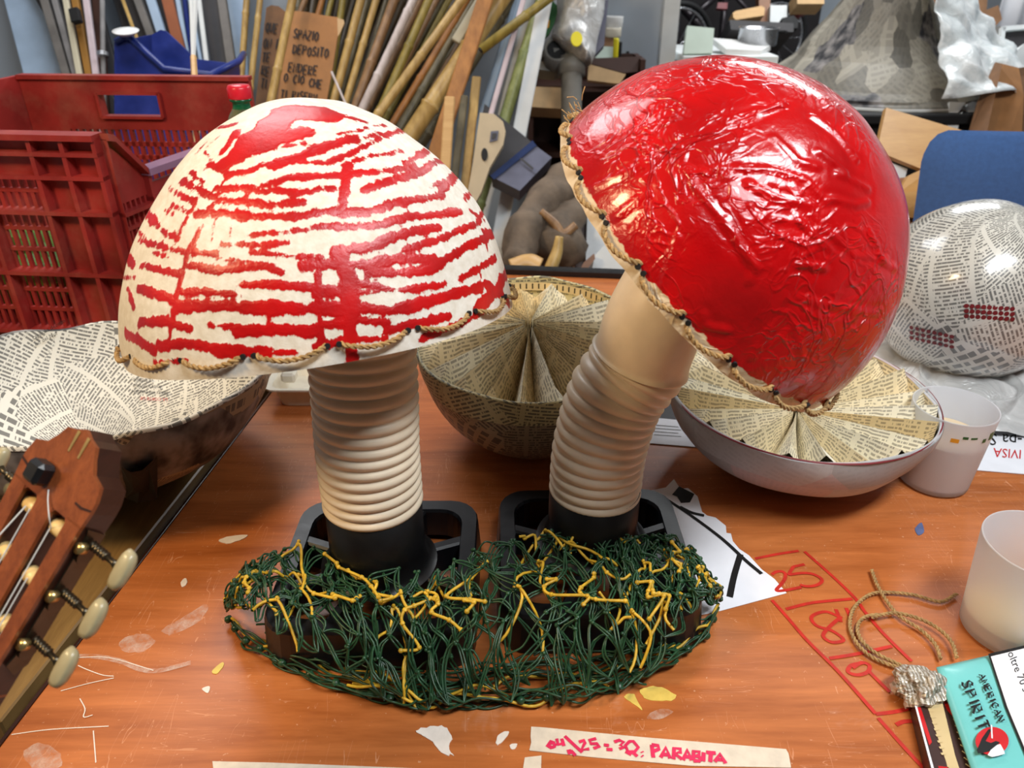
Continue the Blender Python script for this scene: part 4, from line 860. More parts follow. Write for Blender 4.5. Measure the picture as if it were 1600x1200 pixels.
def disc(name, u, v, ru, rv, mat, z, n=28): return patch(name, [(u+ru*math.cos(a), v+rv*math.sin(a)) for a in np.linspace(0, 2*math.pi, n+1)[:-1]], z, mat, pouch, .0003)
em = disc('emblem_disc', 1550, 1158, 26, 22, 'ink_red', ZQ+.0002)
patch('emblem_figure', [(1526, 1172), (1530, 1164), (1534, 1154), (1544, 1140), (1549, 1139), (1545, 1149), (1540, 1158), (1548, 1161), (1556, 1158), (1562, 1160), (1556, 1168), (1546, 1174), (1538, 1176), (1528, 1177)], ZQ+.0006, 'ink_black', pouch, .0003)
patch('emblem_feathers', [(1543, 1180), (1548, 1172), (1558, 1164), (1563, 1163), (1568, 1172), (1570, 1178), (1560, 1181), (1550, 1183)], ZQ+.001, 'paper_white', pouch, .0003)
pe = MB(); ribbon(pe, [zp(1549, 1133, ZQ+.0010), zp(1550, 1154, ZQ+.0010)], .0012, Z3, .0003); pe.build('emblem_pipe', 'paper_white', pouch)

# ------------------------------------------------------------------ guitar leaning at the left
Dn = nrm((-.47, -.46, -.75)); X0 = nrm(np.array([1., 0, 0])-Dn*(Dn@X3)); N0 = np.cross(X0, -Dn); ph = math.radians(22)
GX = nrm(X0*math.cos(ph)+N0*math.sin(ph)); GN = np.cross(GX, -Dn); GU = -Dn
G0 = P(120, 708, d=.53)
def g(x, y, z=0): return G0+GX*x+GU*y+GN*z
gt = thing('guitar', 'classical guitar with brown slotted headstock and ivory tuner buttons at left edge', 'guitar', (G0+Dn*1.05)[:3])
def gpoly(name, pts, z0, z1, mat, parent=gt): 
    V, Fc = prism([g(a, b, z0) for a, b in pts], GN, z1-z0); return mk(name, V, Fc, mat, parent)
# crest, then two cheeks and a centre bar round the slots
crest = [(-.040, -.026), (-.040, -.018), (-.037, -.008), (-.026, -.004), (-.020, .004), (-.016, .012), (-.008, .014), (0, .018), (.008, .014), (.016, .012), (.020, .004), (.026, -.004), (.037, -.008), (.040, -.018), (.040, -.026)]
head = gpoly('headstock', crest+[(.0385, -.038), (-.0385, -.038)], 0, .003, 'wood_guitar')
gpoly('headstock_back', [(a*.995, b) for a, b in crest]+[(.0385, -.038), (-.0385, -.038)], -.019, 0, 'wood_guitar_dark', head)
def slotside(x0, x1, x2, x3): return [(x0, -.046), (x1, -.046), (x2, -.185), (x3, -.185)]
# cheeks and bar of the headstock
for nm, pts in (('headstock_cheek', [(-.0385, -.036), (-.0245, -.036), (-.0215, -.175), (-.031, -.185)]), ('headstock_bar', [(-.0085, -.036), (.0085, -.036), (.0075, -.178), (-.0075, -.178)]), ('headstock_cheek', [(.0245, -.036), (.0385, -.036), (.031, -.185), (.0215, -.175)])):
    c_ = gpoly(nm, pts, 0, .003, 'wood_guitar'); gpoly('core', pts, -.019, 0, 'wood_guitar_dark', c_)
gpoly('headstock_foot', [(-.032, -.168), (.032, -.168), (.028, -.20), (-.028, -.20)], -.019, .003, 'wood_guitar')
for s in (-1, 1):     # rounded slot ends
    for yy, sg in ((-.036, 1), (-.170, -1)):
        pts = [(s*.0165-.0085, yy+sg*.0005), (s*.0165+.0085, yy+sg*.0005)]+[(s*.0165+.0085*math.cos(a), yy-sg*.009+sg*.009*math.sin(a)) for a in np.linspace(0, math.pi, 8)]
        gpoly('slot_end', pts, -.018, .0026, 'wood_guitar')
for dx in (-.004, .007):
    gpoly('crest_notch', [(dx-.0008, -.001), (dx+.0008, -.001), (dx+.0014, .0145), (dx-.0014, .0145)], .003, .0036, 'brass', head)
for s in (-1, 1):
    gpoly('carved_line', [(s*.024, -.0265), (s*.031, -.027), (s*.040, -.0245), (s*.040, -.0230), (s*.031, -.0252), (s*.024, -.0250)], .003, .0034, 'wood_guitar_dark', head)
cl = mk('clip', *bevbox(g(-.012, -.022, .009), GX, GU, GN, .008, .008, .007, .003), 'black_plastic', gt)
for i, yy in enumerate((-.050, -.087, -.124)):
    for s in (-1, 1):
        V, Fc, U = tube([g(s*.0255, yy, -.006), g(s*.0235, yy, -.006), g(s*.023, yy, -.006), g(s*.010, yy, -.006), g(s*.0085, yy, -.006)], [.0045, .0048, .006, .006, .0045], 16); mk('roller', V, Fc, 'cream_roller', gt, True)
for s in (-1, 1):
    xs = .0390
    def side(y, z): return g(s*(xs-(-.046-y)*.047 if y < -.046 else xs), y, z)
    V, Fc = prism([side(-.037, -.002), side(-.040, -.018), side(-.142, -.018), side(-.150, -.012), side(-.142, -.002), side(-.135, -.004), side(-.042, -.004)], GX*s, .0016); mk('tuner_plate', V, Fc, 'metal_dark', gt)
    for yy in (-.050, -.087, -.124):
        o = side(yy, -.010); ex = GX*s
        tn = thing_part = None
        V, Fc, U = tube([o+ex*.001-GU*.006, o+ex*.0035-GU*.006], .0062, 14); mk('tuner_gear', V, Fc, 'metal_dark', gt, False)
        V, Fc, U = tube([o+ex*.003+GN*.004, o+ex*.003+GN*.0095], [.004, .004], 12); mk('tuner_screw', V, Fc, 'brass', gt, True)
        w_ = o+ex*.004+GU*.003; pts = [w_+ex*(.001*q) for q in range(17)]; V, Fc, U = tube(pts, [.0024+.0012*((q % 3) == 0) for q in range(17)], 10); mk('tuner_worm', V, Fc, 'metal_dark', gt, True)
        V, Fc, U = tube([w_+ex*.016, w_+ex*.022, w_+ex*.026], [.0022, .002, .003], 10); sh_ = mk('tuner_shaft', V, Fc, 'metal_dark', gt, True)
        bc = w_+ex*.033; V, Fc, U = lathe([(.0005, -.0045), (.55, -.0045), (.85, -.003), (1, 0), (.85, .003), (.55, .0045), (.0005, .0045)], (0, 0, 0), (0, 0, 1), 20)
        a_ = nrm(GN+GX*.1*s); V2_ = np.array([bc+ex*np.sign(v[0])*abs(v[0])**.7*.0066+GU*np.sign(v[1])*abs(v[1])**.7*.0145*(1-.15*v[0])+a_*v[2] for v in V]); mk('tuner_button', V2_, Fc, 'pearl_button', sh_, True)
for i, xx in enumerate((-.0205, -.0165, -.0125, .0125, .0165, .0205)):
    yy = (-.124, -.087, -.050, -.050, -.087, -.124)[i]
    V, Fc, U = tube([g(xx, yy, .0005), g(xx*.98, -.155, .0015), g((-.0215, -.013, -.0045, .0045, .013, .0215)[i], -.202, .006), g((-.0245, -.0147, -.005, .005, .0147, .0245)[i], -.74, .010)], .0005, 5); mk('string', V, Fc, 'board_white', gt)
V, Fc, U = tube(spline([g(-.0165, -.050, .001), g(-.021, -.10, .012), g(-.027, -.118, .010), g(-.022, -.135, .006)], 6), .0006, 5); mk('string_end', V, Fc, 'board_white', gt)
V, Fc, U = tube(spline([g(.0135, -.050, .001), g(.013, -.043, .006), g(.004, -.036, .005), g(-.002, -.030, .004)], 6), .0004, 5); mk('string_end', V, Fc, 'board_white', gt)
gpoly('nut', [(-.027, -.198), (.027, -.198), (.027, -.204), (-.027, -.204)], 0, .008, 'white_foam')
V, Fc = prism([g(-.026, -.19, -.004), g(.026, -.19, -.004), g(.031, -.66, -.004), g(-.031, -.66, -.004)], GN, .007); mk('fretboard', V, Fc, 'black_matte', gt)
for k in range(1, 15):
    yy = -.203-.66*(1-2**(-k/12)); gpoly('fret', [(-.028, yy), (.028, yy), (.028, yy-.0015), (-.028, yy-.0015)], .003, .0042, 'steel')
V, Fc = prism([g(-.025, -.185, -.022), g(.025, -.185, -.022), g(.030, -.56, -.026), g(-.030, -.56, -.026)], GN, .020); mk('neck', V, Fc, 'wood_guitar_dark', gt)
def bodyw(t): return .135+.045*t-.052*math.exp(-((t-.38)/.16)**2)
bo = []
for t in np.linspace(0, 1, 26): bo.append((bodyw(t)*min(1, math.sqrt(max(0, 1-(1-min(1, t/.18))**2)))*min(1, math.sqrt(max(0, 1-(1-min(1, (1-t)/.22))**2)))+.001, -.555-.485*t))
outl = bo+[(-a, b) for a, b in bo[::-1]]
gpoly('body', outl, -.10, -.006, 'wood_guitar_dark'); gpoly('soundboard', outl, -.006, -.003, 'wood_pale')
gpoly('sound_hole', [(.042*math.cos(a), -.70+.042*math.sin(a)) for a in np.linspace(0, 2*math.pi, 25)[:-1]], -.003, -.0022, 'black_matte'); gpoly('bridge', [(-.08, -.875), (.08, -.875), (.08, -.90), (-.08, -.90)], -.003, .007, 'wood_guitar_dark')

lowz = (G0+Dn*1.045)[2]-.06
fs = thing('footstool', 'low dark wooden footstool that the guitar body rests on', 'footstool', (*(G0+Dn*1.0)[:2], FZ)); fx, fy = (G0+Dn*1.0)[:2]
mk('seat', *bevbox((fx, fy, lowz-.02), X3, Y3, Z3, .17, .12, .018, .004), 'wood_brown', fs)
for a in (-.14, .14):
    for b in (-.09, .09): mk('leg', *box(fx+a-.015, fx+a+.015, fy+b-.015, fy+b+.015, FZ, lowz-.038), 'wood_brown', fs)
# ------------------------------------------------------------------ red crate, bottle, blue bin at the left
def wallpanel(mb, A, B, s0, s1, z0, z1, t0, t1):
    """a piece of an upright panel running from A to B on the ground plan; s along (0-1), t outward offset"""
    A = np.array(A, float); B = np.array(B, float); e = B-A; L = np.linalg.norm(e); e = e/L; n = np.array([e[1], -e[0]])
    def q(s, t, z): p = A+e*L*s+n*t; return (p[0], p[1], z)
    mb.add([q(s, t, z) for s in (s0, s1) for t in (t0, t1) for z in (z0, z1)], BF)
crate = thing('plastic_crate', 'big dusty red plastic crate with slotted sides behind the large newspaper bowl', 'crate', (-.85, 1.58, -.004))
NR, FR, FL, NL = (-.70, 1.345), (-.575, 1.80), (-1.10, 1.835), (-1.28, 1.40)
ZB, ZN, ZS, ZF = .0, .395, .318, .425
# near end: ribs outside, solid panes between, slots at the left
mb = MB()
cols = [1-x for x in (0, .10, .235, .38, .50, .75, 1.0)]
wallpanel(mb, NL, NR, .80, 1, .0, ZN-.006, -.010, -.002)
for z in (.02, .14, .255, .318, .358): wallpanel(mb, NL, NR, .0, 1.0, z, z+.007, -.012, .020)
wallpanel(mb, NL, NR, 0, 1.0, ZN-.010, ZN, -.012, .024)
for s in (1.0, .90, .80, .60, .40, .2, 0): wallpanel(mb, NL, NR, max(s-.013, 0), min(s+.001, 1), 0, ZN-.004, -.010, .019)
wallpanel(mb, NL, NR, 0, .80, .325, ZN-.006, -.010, -.002)
for k in range(31): wallpanel(mb, NL, NR, k*.026, k*.026+.012, 0, .325, -.009, -.003)
for z in (.06, .10, .18, .22, .29): wallpanel(mb, NL, NR, 0, .80, z, z+.007, -.010, -.002)
mb.build('end_panel', 'crate_red', crate)
# right long side: low rail with slots, sloping shoulder at the near corner
mb = MB()
for s0, s1 in ((0, .005), (.17, .185)): wallpanel(mb, NR, FR, s0, s1, 0, ZN-.01 if s0 == 0 else ZS, -.008, .012)
def q_(s, t, z):
    A = np.array(NR); B = np.array(FR); e = (B-A); L = np.linalg.norm(e); e = e/L; n = np.array([e[1], -e[0]]); p = A+e*L*s+n*t; return (p[0], p[1], z)
for (t0, t1, top) in ((-.008, .0, 0), (-.012, .018, 1)):
    pts = [(0, ZN), (.03, ZN-.004), (.17, ZS), (.17, ZS-.012), (.03, ZN-.016), (0, ZN-.012)] if top else [(0, ZN-.01), (.17, ZS-.01), (.17, .27), (0, .27)]
    V = [q_(s, t0, z) for s, z in pts]+[q_(s, t1, z) for s, z in pts]; k = len(pts)
    mb.add(V, [tuple(range(k))[::-1], tuple(range(k, 2*k))]+[(i, (i+1) % k, k+(i+1) % k, k+i) for i in range(k)])
for k in range(6): wallpanel(mb, NR, FR, .012+k*.028, .022+k*.028, 0, .27, -.008, 0)
for z in (0, .05, .10, .145, .19, .22, .25): wallpanel(mb, NR, FR, 0, .17, z, z+.007, -.009, .002 if z not in (.145, .25) else .014)
wallpanel(mb, NR, FR, .18, 1, .0, ZS-.03, -.008, 0); wallpanel(mb, NR, FR, .17, 1, ZS-.06, ZS-.052, -.008, .014)
mb.build('side_panel', 'crate_red', crate)
mb = MB(); wallpanel(mb, NR, FR, .165, .97, ZS-.012, ZS, -.014, .02); mb.build('side_rail', 'mauve_rail', crate)
# far end: band with hand hole above slots
mb = MB(); hs0, hs1 = .335, .605
for s0, s1, z0, z1 in ((0, 1, .392, ZF), (0, hs0, .340, .392), (hs1, 1, .340, .392), (0, 1, .312, .340), (0, .17, .0, .312), (.9, 1, 0, .312)): wallpanel(mb, FL, FR, s0, s1, z0, z1, -.006, .006)
wallpanel(mb, FL, FR, 0, 1, ZF-.006, ZF+.003, -.014, .014)
for z0, z1, s0, s1 in ((.388, .394, hs0, hs1), (.337, .343, hs0, hs1)): wallpanel(mb, FL, FR, s0, s1, z0, z1, -.010, .016)
for s in (hs0, hs1): wallpanel(mb, FL, FR, s-.006, s+.006, .340, .392, -.010, .016)
for k in range(23): wallpanel(mb, FL, FR, .175+k*.032, .175+k*.032+.016, 0, .314, -.005, .005)
for z in (.0, .06, .12, .18, .245, .275): wallpanel(mb, FL, FR, .17, .9, z, z+.010, -.005, .005)
mb.build('end_panel', 'crate_red', crate)
mb = MB()
V = [(*FL, .0), (*FL, ZF), (*NL, ZN), (*NL, 0)]; V2 = [(a-.012, b, c) for a, b, c in V]
mb.add(V+V2, [(0, 1, 2, 3), (7, 6, 5, 4), (0, 4, 5, 1), (1, 5, 6, 2), (2, 6, 7, 3), (3, 7, 4, 0)]); mb.build('side_panel', 'crate_red', crate)
mk('crate_floor', [(*NL, .004), (*NR, .004), (*FR, .004), (*FL, .004), (*NL, .010), (*NR, .010), (*FR, .010), (*FL, .010)], [(0, 3, 2, 1), (4, 5, 6, 7), (0, 1, 5, 4), (1, 2, 6, 5), (2, 3, 7, 6), (3, 0, 4, 7)], 'crate_red', crate)
def crumple(name, label, cat, c, rad, mat, seed, amp=.5, n=36, parent=None, smooth=False):
    V, Fc, U = lathe([(max(.001, math.cos(e)), math.sin(e)) for e in np.linspace(-math.pi/2, math.pi/2, n//2)], (0, 0, 0), n=n)
    V = np.array(c)+V*np.array(rad)*(1+(vnoise(V, 2.2, seed)-.5)*amp+(vnoise(V, 5.5, seed+1)-.5)*amp*.6)[:, None]
    o = mk(name, V, Fc, mat, parent, smooth, U)
    if label: tag(o, label, cat)
    return o
crumple('green_bag', 'crumpled leaf-green bag glimpsed through the crate slots', 'bag', (-1.02, 1.56, .085), (.17, .12, .07), 'leaf_green', 11)
# bottle on a box
bt = P(374, 144, d=1.25); zt = bt[2]+.012; bz = zt-.335
bxo = mk('cardboard_box', *bevbox((bt[0]+.02, bt[1]+.02, bz/2), X3, Y3, Z3, .10, .08, bz/2-.0015, .002), 'cardboard', None); tag(bxo, 'small cardboard box carrying the green bottle behind the streaked cap', 'box')
bot = thing('plastic_bottle', 'clear green plastic bottle with a red screw cap between crate and streaked cap', 'bottle', (bt[0], bt[1], bz))
bp = (bt[0], bt[1], bz)
V, Fc, U = lathe([(.001, .006), (.03, .001), (.044, .006), (.046, .02), (.046, .10), (.043, .115), (.046, .13), (.046, .20), (.043, .225), (.034, .26), (.022, .288), (.0150, .298)], bp, n=40); mk('body', V, Fc, 'bottle_green', bot, True)
V, Fc, U = lathe([(.0150, .298), (.0140, .304), (.0140, .308), (.0175, .310), (.0175, .313), (.0135, .314)], bp, n=32); mk('neck', V, Fc, 'bottle_neck', bot, True)
V, Fc, U = lathe([(.0178, .3135), (.0186, .316), (.0186, .330), (.0165, .334), (.0005, .335)], bp, n=36, disp=lambda r, h, a, i: (r+(.0004*math.cos(36*a) if i in (1, 2) else 0), h)); mk('screw_cap', V, Fc, 'red_plastic', bot, True)
# blue storage bin beyond the crate
DB = 2.15
bin_ = thing('storage_bin', 'dark blue open-front plastic storage bin behind the red crate', 'bin', P(265, 215, d=DB))
def bx3(u, v, off): return P(u, v, d=DB)+np.array([0, off, 0])
sp = [(182, 66), (196, 58), (206, 60), (232, 84), (258, 108), (330, 117), (331, 330), (182, 330)]
for off in (0, .24): mk('side', *prism([bx3(u, v, off) for u, v in sp], Y3, .008), 'blue_plastic', bin_)
for (a, b) in ((sp[7], sp[0]), (sp[5], sp[6]), (sp[6], sp[7])):
    V = [bx3(*a, 0), bx3(*b, 0), bx3(*b, .24), bx3(*a, .24)]; mk('wall', *prism(V, nrm(np.cross(V[1]-V[0], V[2]-V[0])), .006), 'blue_plastic', bin_)
rp = [bx3(u, v, -.004) for u, v in sp[:6]]+[bx3(352, 104, .12), bx3(340, 99, .24)]; V, Fc, U = tube(rp, .010, 8); mk('rim', V, Fc, 'blue_plastic', bin_, True)
# the bin stands on a low red crate
lo = P(265, 330, d=DB); mk_ = mk('stacking_crate', *bevbox((lo[0], lo[1]+.12, (lo[2]-.008+FZ)/2), X3, Y3, Z3, .17, .15, (lo[2]-.008-FZ)/2, .01), 'dark_red', None); tag(mk_, 'dark red crate on the floor under the blue bin', 'crate')
def on_floor_plank(name, label, cat, a, b, wpx, d, mat, th=.012, lean=.0, up_ext=.7, group=None, d1=None, foot=None):
    """board seen from pixel a (top) to pixel b, carried on down to the floor and up out of view"""
    A = P(*a, d=d); B = P(*b, d=d1 or d); t = nrm(A-B); kz = (FZ+.003-B[2])/t[2] if foot is None else (foot-B[2])/t[2]
    Bf = B+t*kz; At = A+t*up_ext
    lim = 3.24 if At[0] < .66 else RY1-.1
    if At[1] > lim: At = A+t*max(0, (lim-A[1])/t[1]*.98)
    w = wpx*d/F; x = nrm(np.cross(t, np.cross(_rt, t))); n = np.cross(t, x)
    if up_ext == 0: At = A
    o = mk(name, *bevbox((At+Bf)/2, x, n, t, w/2, th/2, np.linalg.norm(At-Bf)/2, min(.003, th/4, w/4)), mat); return tag(o, label, cat, group)
LB = 'boards and strips leaning at the left'
for (nm, lb, a, b, w, d, mt, th) in [
 ('board', 'wide pale grey board standing at the far left edge', (40, 0), (70, 115), 62, 2.75, 'pale_blue', .02),
 ('board', 'black board leaning next to the wide pale grey board', (74, 0), (140, 115), 30, 2.68, 'board_dark', .02),
 ('metal_profile', 'grooved grey metal profile leaning over the black board', (70, 0), (104, 115), 13, 2.6, 'board_grey', .02),
 ('metal_profile', 'second grey metal profile, close to the cream strip', (86, 0), (118, 115), 9, 2.58, 'grey_mid', .02),
 ('strip', 'cream wooden strip leaning left of the ochre strip', (103, 0), (124, 115), 9, 2.55, 'board_cream', .015),
 ('strip', 'ochre wooden strip with a black tape band', (118, 0), (139, 115), 11, 2.57, 'board_ochre', .02),
 ('strip', 'pinkish white strip leaning right of the ochre strip', (135, 0), (150, 115), 10, 2.55, 'board_pink', .015),
 ('strip', 'dark brown strip between pinkish strip and thin grey rod', (152, 0), (160, 115), 14, 2.66, 'cabinet_brown', .02),
 ('strip', 'thin tan stick leaning above the blue bin corner', (192, 0), (214, 60), 5, 2.5, 'bamboo_tan', .01),
 ('board', 'black board leaning just left of the dark metal profile', (200, 0), (240, 110), 22, 2.68, 'board_dark', .02),
 ('metal_profile', 'dark grey metal profile rising behind the blue bin', (216, 0), (256, 108), 12, 2.6, 'board_grey', .03),
 ('board', 'light blue-white board leaning behind the blue bin', (236, 0), (272, 112), 14, 2.58, 'pale_blue', .02),
 ('board', 'reddish brown board leaning behind the blue bin', (262, 0), (290, 112), 17, 2.57, 'board_brown', .02),
 ('strip', 'pale blue strip leaning right of the reddish brown board', (278, 0), (297, 112), 7, 2.59, 'pale_blue', .015),
 ('strip', 'bright blue strip leaning behind the split white slat', (289, 0), (301, 112), 7, 2.62, 'blue_plastic', .015),
 ('strip', 'white strip leaning inside the blue bin', (311, 0), (325, 114), 7, 2.53, 'board_white', .012),
 ('strip', 'second white strip leaning inside the blue bin, further left', (302, 30), (317, 114), 5, 2.53, 'pale_blue', .012),
 ('board', 'wide black board leaning right of the blue bin', (328, 0), (348, 120), 26, 2.64, 'board_dark', .02),
 ('board', 'narrow dark grey board next to the tan canes', (347, 0), (366, 130), 14, 2.6, 'board_grey', .02),
 ('board', 'broad black board added for the dark gaps behind the ochre strip', (120, 0), (150, 115), 70, 2.76, 'board_dark', .02),  # added board; its black stands in for shade between the leaning boards
 ('board', 'broad black board added for the dark gaps above the blue bin', (225, 0), (262, 112), 90, 2.78, 'board_dark', .02),  # also added, to darken the gaps over the bin
 ('board', 'pale blue-grey panel behind the tan canes', (368, 0), (374, 130), 30, 2.72, 'pale_blue', .02)]:
    on_floor_plank(nm, lb, 'board' if nm == 'board' else nm.replace('_', ' '), a, b, w, d, mt, th, group=LB)
sl = thing('split_slat', 'split white slat with bare wooden foot leaning in front of the blue bin', 'slat', P(305, 140, d=2.1))
for du in (-5, 6):
    a, b = P(302+du, -60, d=2.1), P(302, 90, d=2.08); V, Fc, U = tube([a, b], [.007, .006], 6); mk('slat_arm', V, Fc, 'board_white', sl)
V, Fc, U = tube([P(302, 88, d=2.08), P(305, 140, d=2.05), P(310, 330, d=1.98)], [.008, .009, .009], 6); mk('slat_foot', V, Fc, 'wood_pale', sl)
tbn = on_floor_plank('tape_band', '', '', (116, 14), (121, 36), 15, 2.52, 'black_matte', .024, up_ext=0, foot=P(121, 36, d=2.52)[2])
for k_ in ('label', 'category', 'group'): 
    if k_ in tbn: del tbn[k_]
op_ = [o for o in COL.objects if o.get('label') == 'ochre wooden strip with a black tape band'][0]
tbn.parent = op_; tbn.location = (WLOC[tbn.name]-WLOC[op_.name]).tolist()
rod = thing('metal_rod', 'thin grey metal rod with a flange leaning left of the blue bin', 'rod', P(168, 200, d=2.5))
V, Fc, U = tube([P(160, 0, d=2.5), P(161, 84, d=2.5), P(166, 330, d=2.46)], .008, 8); mk('shaft', V, Fc, 'grey_mid', rod, True)
V, Fc, U = tube([P(160.6, 82, d=2.49), P(160.8, 88, d=2.49)], .018, 12); mk('flange', V, Fc, 'steel', rod)
dish = P(198, 55, d=2.12); V, Fc, U = lathe([(.001, 0), (.022, .002), (.034, .010), (.035, .012), (.022, .005), (.001, .003)], dish, (.05, -.2, .97), 24); ob = mk('small_dish', V, Fc, 'white_plastic', None, True); tag(ob, 'small white dish perched on the corner of the blue bin', 'dish')

# ------------------------------------------------------------------ canes
CN = 'canes leaning against the partition wall'
ORD = ['first', 'second', 'third', 'fourth', 'fifth', 'sixth', 'seventh', 'eighth', 'ninth', 'tenth', 'eleventh', 'twelfth', 'thirteenth', 'fourteenth', 'fifteenth', 'sixteenth', 'seventeenth', 'eighteenth', 'nineteenth', 'twentieth', 'twenty-first', 'twenty-second', 'twenty-third', 'twenty-fourth', 'twenty-fifth', 'twenty-sixth', 'twenty-seventh']
def cane(label, a, b, wpx, d, mat, name='bamboo_cane', up_ext=.55, step=.22, d1=None, foot=None, hollow=False):
    A = P(*a, d=d); B = P(*b, d=d1 or d); t = nrm(A-B); fz = FZ+.02 if foot is None else foot
    Bf = B+t*((fz-B[2])/t[2]) if foot != 'cut' else B
    At = A+t*up_ext
    if At[1] > 3.22 and At[0] < .7: At = A+t*max(0., (3.22-A[1])/t[1])
    r = wpx*d/F/2; L = np.linalg.norm(At-Bf); n = max(2, int(L/step)); s = []; rr = []
    ph = RND.uniform(.2, .8)
    s.append(0); rr.append(r)
    for k in range(n+1):
        q = (k+ph)*step
        if q > L-.02: break
        for o, m in ((-.012, 1), (-.006, 1.10), (0, 1.16), (.004, 1.0), (.010, .97)): s.append(q+o); rr.append(r*m*(1-.10*q/L))
    s.append(L); rr.append(r*.9)
    bow = np.cross(t, X3)*RND.uniform(-.012, .012)+X3*RND.uniform(-.008, .008)
    pts = [Bf+t*q+bow*math.sin(math.pi*q/L) for q in s]
    V, Fc, U = tube(pts, rr, 10, not hollow); o = mk(name, V, Fc, mat, None, True); tag(o, label, 'cane', CN)
    return o
cane('pale tan cane left of the cardboard sign, nearest the boards', (388, 0), (380, 130), 11, 2.6, 'bamboo_tan')
cane('slim tan cane standing in front of the left edge of the cardboard sign', (408, 0), (394, 130), 10, 2.45, 'bamboo_tan')
cane('short tan cane stub beside the red screw cap, behind the crate', (372, 108), (370, 140), 9, 2.5, 'bamboo_orange', up_ext=.0)
cane('thick pale cane crossing in front of the cardboard sign', (457, 0), (424, 156), 14, 2.4, 'bamboo_tan', step=.24)
RC = [((478, 0), (470, 20), 10, 2.62, 'bamboo_brown', 'brown'), ((500, 0), (494, 20), 10, 2.66, 'bamboo_orange', 'orange-brown'), ((516, 0), (505, 40), 9, 2.6, 'bamboo_olive', 'olive'), ((538, 0), (520, 125), 11, 2.58, 'bamboo_olive', 'olive'), ((562, 0), (528, 125), 14, 2.52, 'bamboo_tan', 'tan'), ((576, 0), (536, 150), 9, 2.66, 'bamboo_grey', 'grey'), ((590, 0), (545, 155), 12, 2.54, 'bamboo_tan', 'tan'), ((604, 0), (556, 160), 9, 2.68, 'bamboo_grey', 'greyish'), ((617, 0), (556, 170), 16, 2.48, 'bamboo_brown', 'thick brown'), ((644, 0), (582, 132), 14, 2.42, 'bamboo_white', 'whitish paint-smeared'), ((655, 0), (570, 170), 12, 2.6, 'bamboo_brown', 'brown'), ((668, 0), (592, 172), 15, 2.44, 'bamboo_olive', 'olive-yellow'), ((685, 0), (604, 168), 11, 2.56, 'bamboo_brown', 'brown'), ((700, 0), (612, 165), 10, 2.6, 'bamboo_olive', 'slim olive'), ((724, 0), (615, 150), 15, 2.38, 'bamboo_tan', 'long yellow-tan'), ((712, 30), (624, 175), 12, 2.5, 'bamboo_orange', 'orange-brown'), ((742, 0), (636, 185), 14, 2.52, 'bamboo_grey', 'grey-green'), ((758, 0), (646, 190), 11, 2.58, 'bamboo_brown', 'slim brown'), ((772, 20), (660, 190), 30, 2.42, 'bamboo_tan', 'very thick tan'), ((738, 90), (668, 200), 22, 2.50, 'bamboo_grey', 'stout grey')]
for k, (a, b, w, d, mt, nm) in enumerate(RC): cane('%s cane, %s to the right of the thick cane crossing the sign' % (nm, ORD[k]), a, b, w, d, mt)
for k in range(27):  # added row; its dark colour stands in for the shade between the canes
    u_ = 466+k*12.5; cane('dark cane added to darken the gaps, %s from the left in the shaded back row behind the sign' % ORD[k], (u_, 0), (u_-14-(u_-466)*.34, 160), 12+3*(k % 3), 2.74+.02*(k % 4), 'bamboo_dark' if k % 3 else 'bamboo_grey')
# crossing and mixed sticks near the middle
cane('cut bamboo cane crossing the sticks diagonally with an open hollow end', (862, -6), (752, 78), 15, 2.28, 'bamboo_olive', foot='cut', up_ext=.5)
V, Fc, U = tube([P(753, 77, d=2.279), P(750, 79.4, d=2.279)], .0085, 12); ob = [o for o in COL.objects if 'open hollow end' in str(o.get('label'))][0]; mk('hollow_end', V, Fc, 'black_matte', ob)
on_floor_plank('plank', 'orange-brown wooden lath right of the thick tan cane', 'plank', (758, 0), (710, 150), 24, 2.36, 'bamboo_orange', .02)
on_floor_plank('plank', 'cream offcut board wedged among the brown canes', 'plank', (746, 10), (712, 66), 15, 2.44, 'board_cream', .02, foot=P(712, 66, d=2.44)[2])
on_floor_plank('plank', 'short pale wooden stick ending above the streaked cap', 'plank', (703, 152), (698, 230), 16, 2.2, 'wood_pale', .02, up_ext=0)
on_floor_plank('plank', 'split light wood sliver beside the grey-blue box', 'plank', (745, 120), (732, 240), 14, 2.28, 'bamboo_tan', .012, up_ext=0)
on_floor_plank('plank', 'dark bark-covered stick beside the pale wooden stick', 'plank', (726, 150), (716, 230), 11, 2.26, 'bamboo_grey', .02, up_ext=0)
o_ = cane('pale blue-white plastic pipe leaning at the right of the canes', (808, 0), (760, 160), 14, 2.5, 'pale_blue', 'plastic_pipe', step=9.); o_['category'] = 'pipe'
on_floor_plank('strip', 'thin white strip leaning in front of the pale pipe', 'strip', (818, 0), (741, 270), 8, 2.3, 'board_pink', .012)
on_floor_plank('board', 'long white board between thin white strip and green stalk', 'board', (832, 0), (796, 150), 22, 2.56, 'board_white', .015)
on_floor_plank('strip', 'grey-brown stick between the white boards', 'strip', (810, 60), (785, 180), 8, 2.62, 'bamboo_brown', .015)
cane('stout green stalk with a dark node leaning between two white boards', (846, 10), (795, 178), 20, 2.46, 'bamboo_green', step=.5)
on_floor_plank('board', 'white plank with a chipped right edge beside the green stalk', 'board', (848, 20), (812, 205), 22, 2.44, 'board_white', .015)
cane('thin white rod lying against the shaded canes beside the sign', (518, 112), (538, 160), 4, 2.36, 'bamboo_white', up_ext=.0, name='thin_rod')
